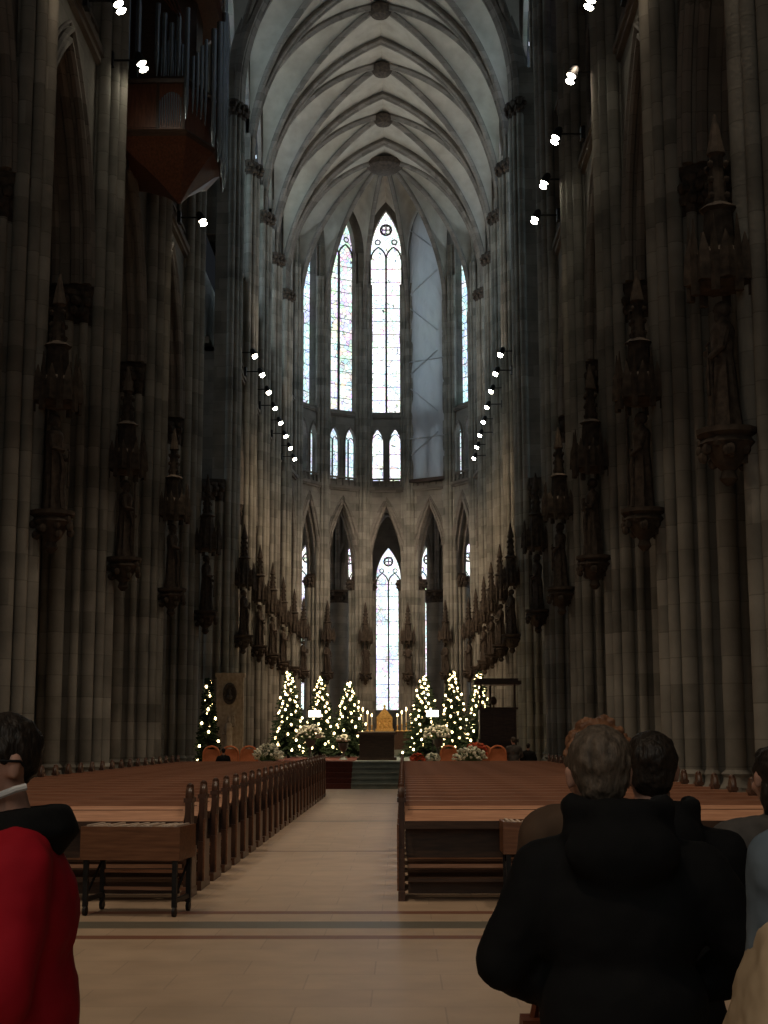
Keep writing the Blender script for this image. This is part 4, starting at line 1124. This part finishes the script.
# nearest at right edge, cream long coat
D = 3.1; k_ = 1435/D
pr = person('person in a long cream coat and denim jacket at the bottom right edge', CX+(858-402.7)/k_, D, .1, 1.69, M['denim'], M['hair_grey'], M['cream'],
   elbows=((-.205, .06, 1.15), (.205, .06, 1.15)), hands=((-.1, .22, 1.1), (.1, .22, 1.1)), bulk=1.0, voxel=.012)
cm = MB(); cm.lathe([(.37, .35), (.355, .75), (.325, .98), (.285, 1.12), (.25, 1.22), (.15, 1.28)], 28, fn=lambda a, z: 1+.10*math.sin(7*a+z*2)*(1.35-z)*1.4+.03*math.sin(13*a), sy=.8)
remeshed(cm, 'long_coat', M['cream'], pr, .012, 3, .02, .08)
bg = MB(); bg.ell((-.215, -.22, 1.24), (.045, .035, .06), 14, 10); bg.tube([(-.215, -.22, 1.28), (-.17, -.19, 1.38), (-.15, -.10, 1.46)], .008, 6)
bgo = empty('shoulder_bag', (pr.location.x, pr.location.y, 0), .1, 'small dark red shoulder bag at the right edge against the cream coat', 'bag')
remeshed(bg, 'bag_body', M['red'], bgo, .01, 3)
# man in red at left
D = 3.45; k_ = 1435/D
lm = person('man in red jacket with black scarf and glasses, facing left at left edge', CX+(23-402.7)/k_, D, math.radians(104), 1.645, M['red'], M['hair_dark'], M['black'],
   head_yaw=math.radians(30), elbows=((-.27, .02, 1.12), (.235, .14, 1.10)), hands=((-.18, .28, 1.15), (.16, .40, 1.12)), bulk=1.2, hood=True, hood_mat=M['black'], sh_w=.20, short=True, head_dy=.03)
gl = MB(); s_ = 1.645/1.75; hc = Vector((0, .05, 1.635))*s_; R = Matrix.Rotation(math.radians(30), 3, 'Z')
def GP(x, y, z): return tuple(hc+R @ Vector((x*s_, y*s_, z*s_)))
for sx in (-1, 1):
    gl.tube([GP(sx*.033+.024*math.cos(a), .108, .004+.018*math.sin(a)) for a in [2*PI*i/14 for i in range(14)]], .003, 5, closed=True)
    gl.tube([GP(sx*.058, .106, .012), GP(sx*.084, .06, .014), GP(sx*.092, -.01, .012), GP(sx*.088, -.03, -.008)], .0035, 5)
gl.tube([GP(-.01, .11, .008), GP(.01, .11, .008)], .003, 5)
gl.build('glasses', M['iron'], lm)
co = MB(); co.tube([(-.01, .115, 1.445), (-.055, .09, 1.452), (-.074, .045, 1.468), (-.074, .005, 1.484), (-.068, -.02, 1.49)], .0085, 8); co.build('shirt_collar', M['collar'], lm)
# bag held by the woman, lower left of the black jacket
hb = empty('handbag', (CX+(519-402.7)/(1435/3.8), 3.8, 0), 0, 'brown leather handbag showing below the black jacket', 'handbag')
m_ = MB(); m_.box(-.03, .25, -.06, .06, .62, .90, .02, .01); m_.build('bag_body', M['leather'], hb, 0)
m_ = MB(); m_.tube([(.02, 0, .89), (.05, 0, 1.05), (.17, 0, 1.05), (.2, 0, .89)], .012, 6); m_.build('strap', M['leather'], hb)
# far people near the steps
person('far off person in a grey coat standing by the pulpit', CX+(511-402.7)/(1435/46.), 45.6, .2, 1.62, M['grey'], M['hair_grey'], M['black'], voxel=.03)
person('far off short person in black right of grey coat person', CX+(526-402.7)/(1435/46.), 45.9, -.3, 1.42, M['black'], M['hair_dark'], M['black'], voxel=.03)
person('far off short person in black among the left orange chairs', CX+(226-402.7)/(1435/44.2), 44.1, .3, 1.30, M['black'], M['hair_dark'], M['black'], voxel=.03)

# ------------------------------------------------------------------ light
for y, w in ((12, 1), (20, 1), (28, 1), (36, 1)):
    for sx in (-1, 1): spotlight(sx*5.9, y, 19.3, -sx*1.2, y+4, 0, 1600*w, (1, .80, .58), 62)
spotlight(-5.5, -2, 19, 1, 8, 0, 2200, (1, .78, .55), 60)
for y in (66, 76, 86):
    for sx in (-1, 1): spotlight(sx*5.6, y, 19.1, -sx*6.5, y+9, 6, 3600, (1, .74, .48), 75)
for sx in (-1, 1): spotlight(sx*5.4, 50.5, 19.0, -sx*1, 55.5, 1, 13000, (1, .78, .52), 40)
for sx in (-1, 1): spotlight(sx*5.6, 84, 19.0, 0, 89, 2.5, 2500, (1, .78, .5), 25)
for sx in (-1, 1): spotlight(sx*5.7, 43, 19.0, sx*4.0, 45, 1, 2600, (1, .78, .52), 22)
for y in (70, 80, 89):
    for sx in (-1, 1): spotlight(sx*5.4, y, 19.6, -sx*2.5, y+3, 41, 900, (1, .84, .66), 95)
for sx in (-1, 1): spotlight(sx*5.0, 90, 19.2, -sx*3.5, 101, 12, 2500, (1, .82, .62), 70)
def area(x, y, z, sx, sy, rot, w, col):
    l = bpy.data.lights.new('nave_fill', 'AREA'); l.shape = 'RECTANGLE'; l.size = sx; l.size_y = sy; l.energy = w; l.color = col
    o = bpy.data.objects.new('nave_fill', l); COL.objects.link(o); o.location = (x, y, z); o.rotation_euler = rot; return o
# added area fill behind the camera, set low to brighten the nave
area(0, -5.6, 10, 8, 12, (math.radians(90), 0, 0), 330, (.95, .95, .86))
W = bpy.data.worlds.new('World'); SC.world = W; W.use_nodes = True
W.node_tree.nodes['Background'].inputs[0].default_value = (.75, .85, 1, 1); W.node_tree.nodes['Background'].inputs[1].default_value = .01

# ------------------------------------------------------------------ camera
F = 1435.0
cam = bpy.data.cameras.new('camera'); co_ = bpy.data.objects.new('camera', cam); COL.objects.link(co_)
cam.sensor_fit = 'VERTICAL'; cam.sensor_height = 36; cam.sensor_width = 27; cam.lens = 36*F/1024; cam.clip_end = 400; cam.clip_start = .1
yv = Vector((402.7-384, -(738-512), -F)).normalized()
zv = Vector((-.004, 1, 0)); zv = (zv-yv*zv.dot(yv)).normalized(); xv = yv.cross(zv)
Rw = Matrix((xv, yv, zv))          # rows: world axes in camera coordinates -> world = Rw @ cam
co_.matrix_world = Matrix.Translation((CX, 0, 1.6)) @ Rw.to_4x4()
SC.camera = co_
SC.view_settings.view_transform = 'Standard'; SC.view_settings.look = 'None'; SC.view_settings.gamma = 1; SC.view_settings.exposure = 0
SC.view_settings.use_curve_mapping = False
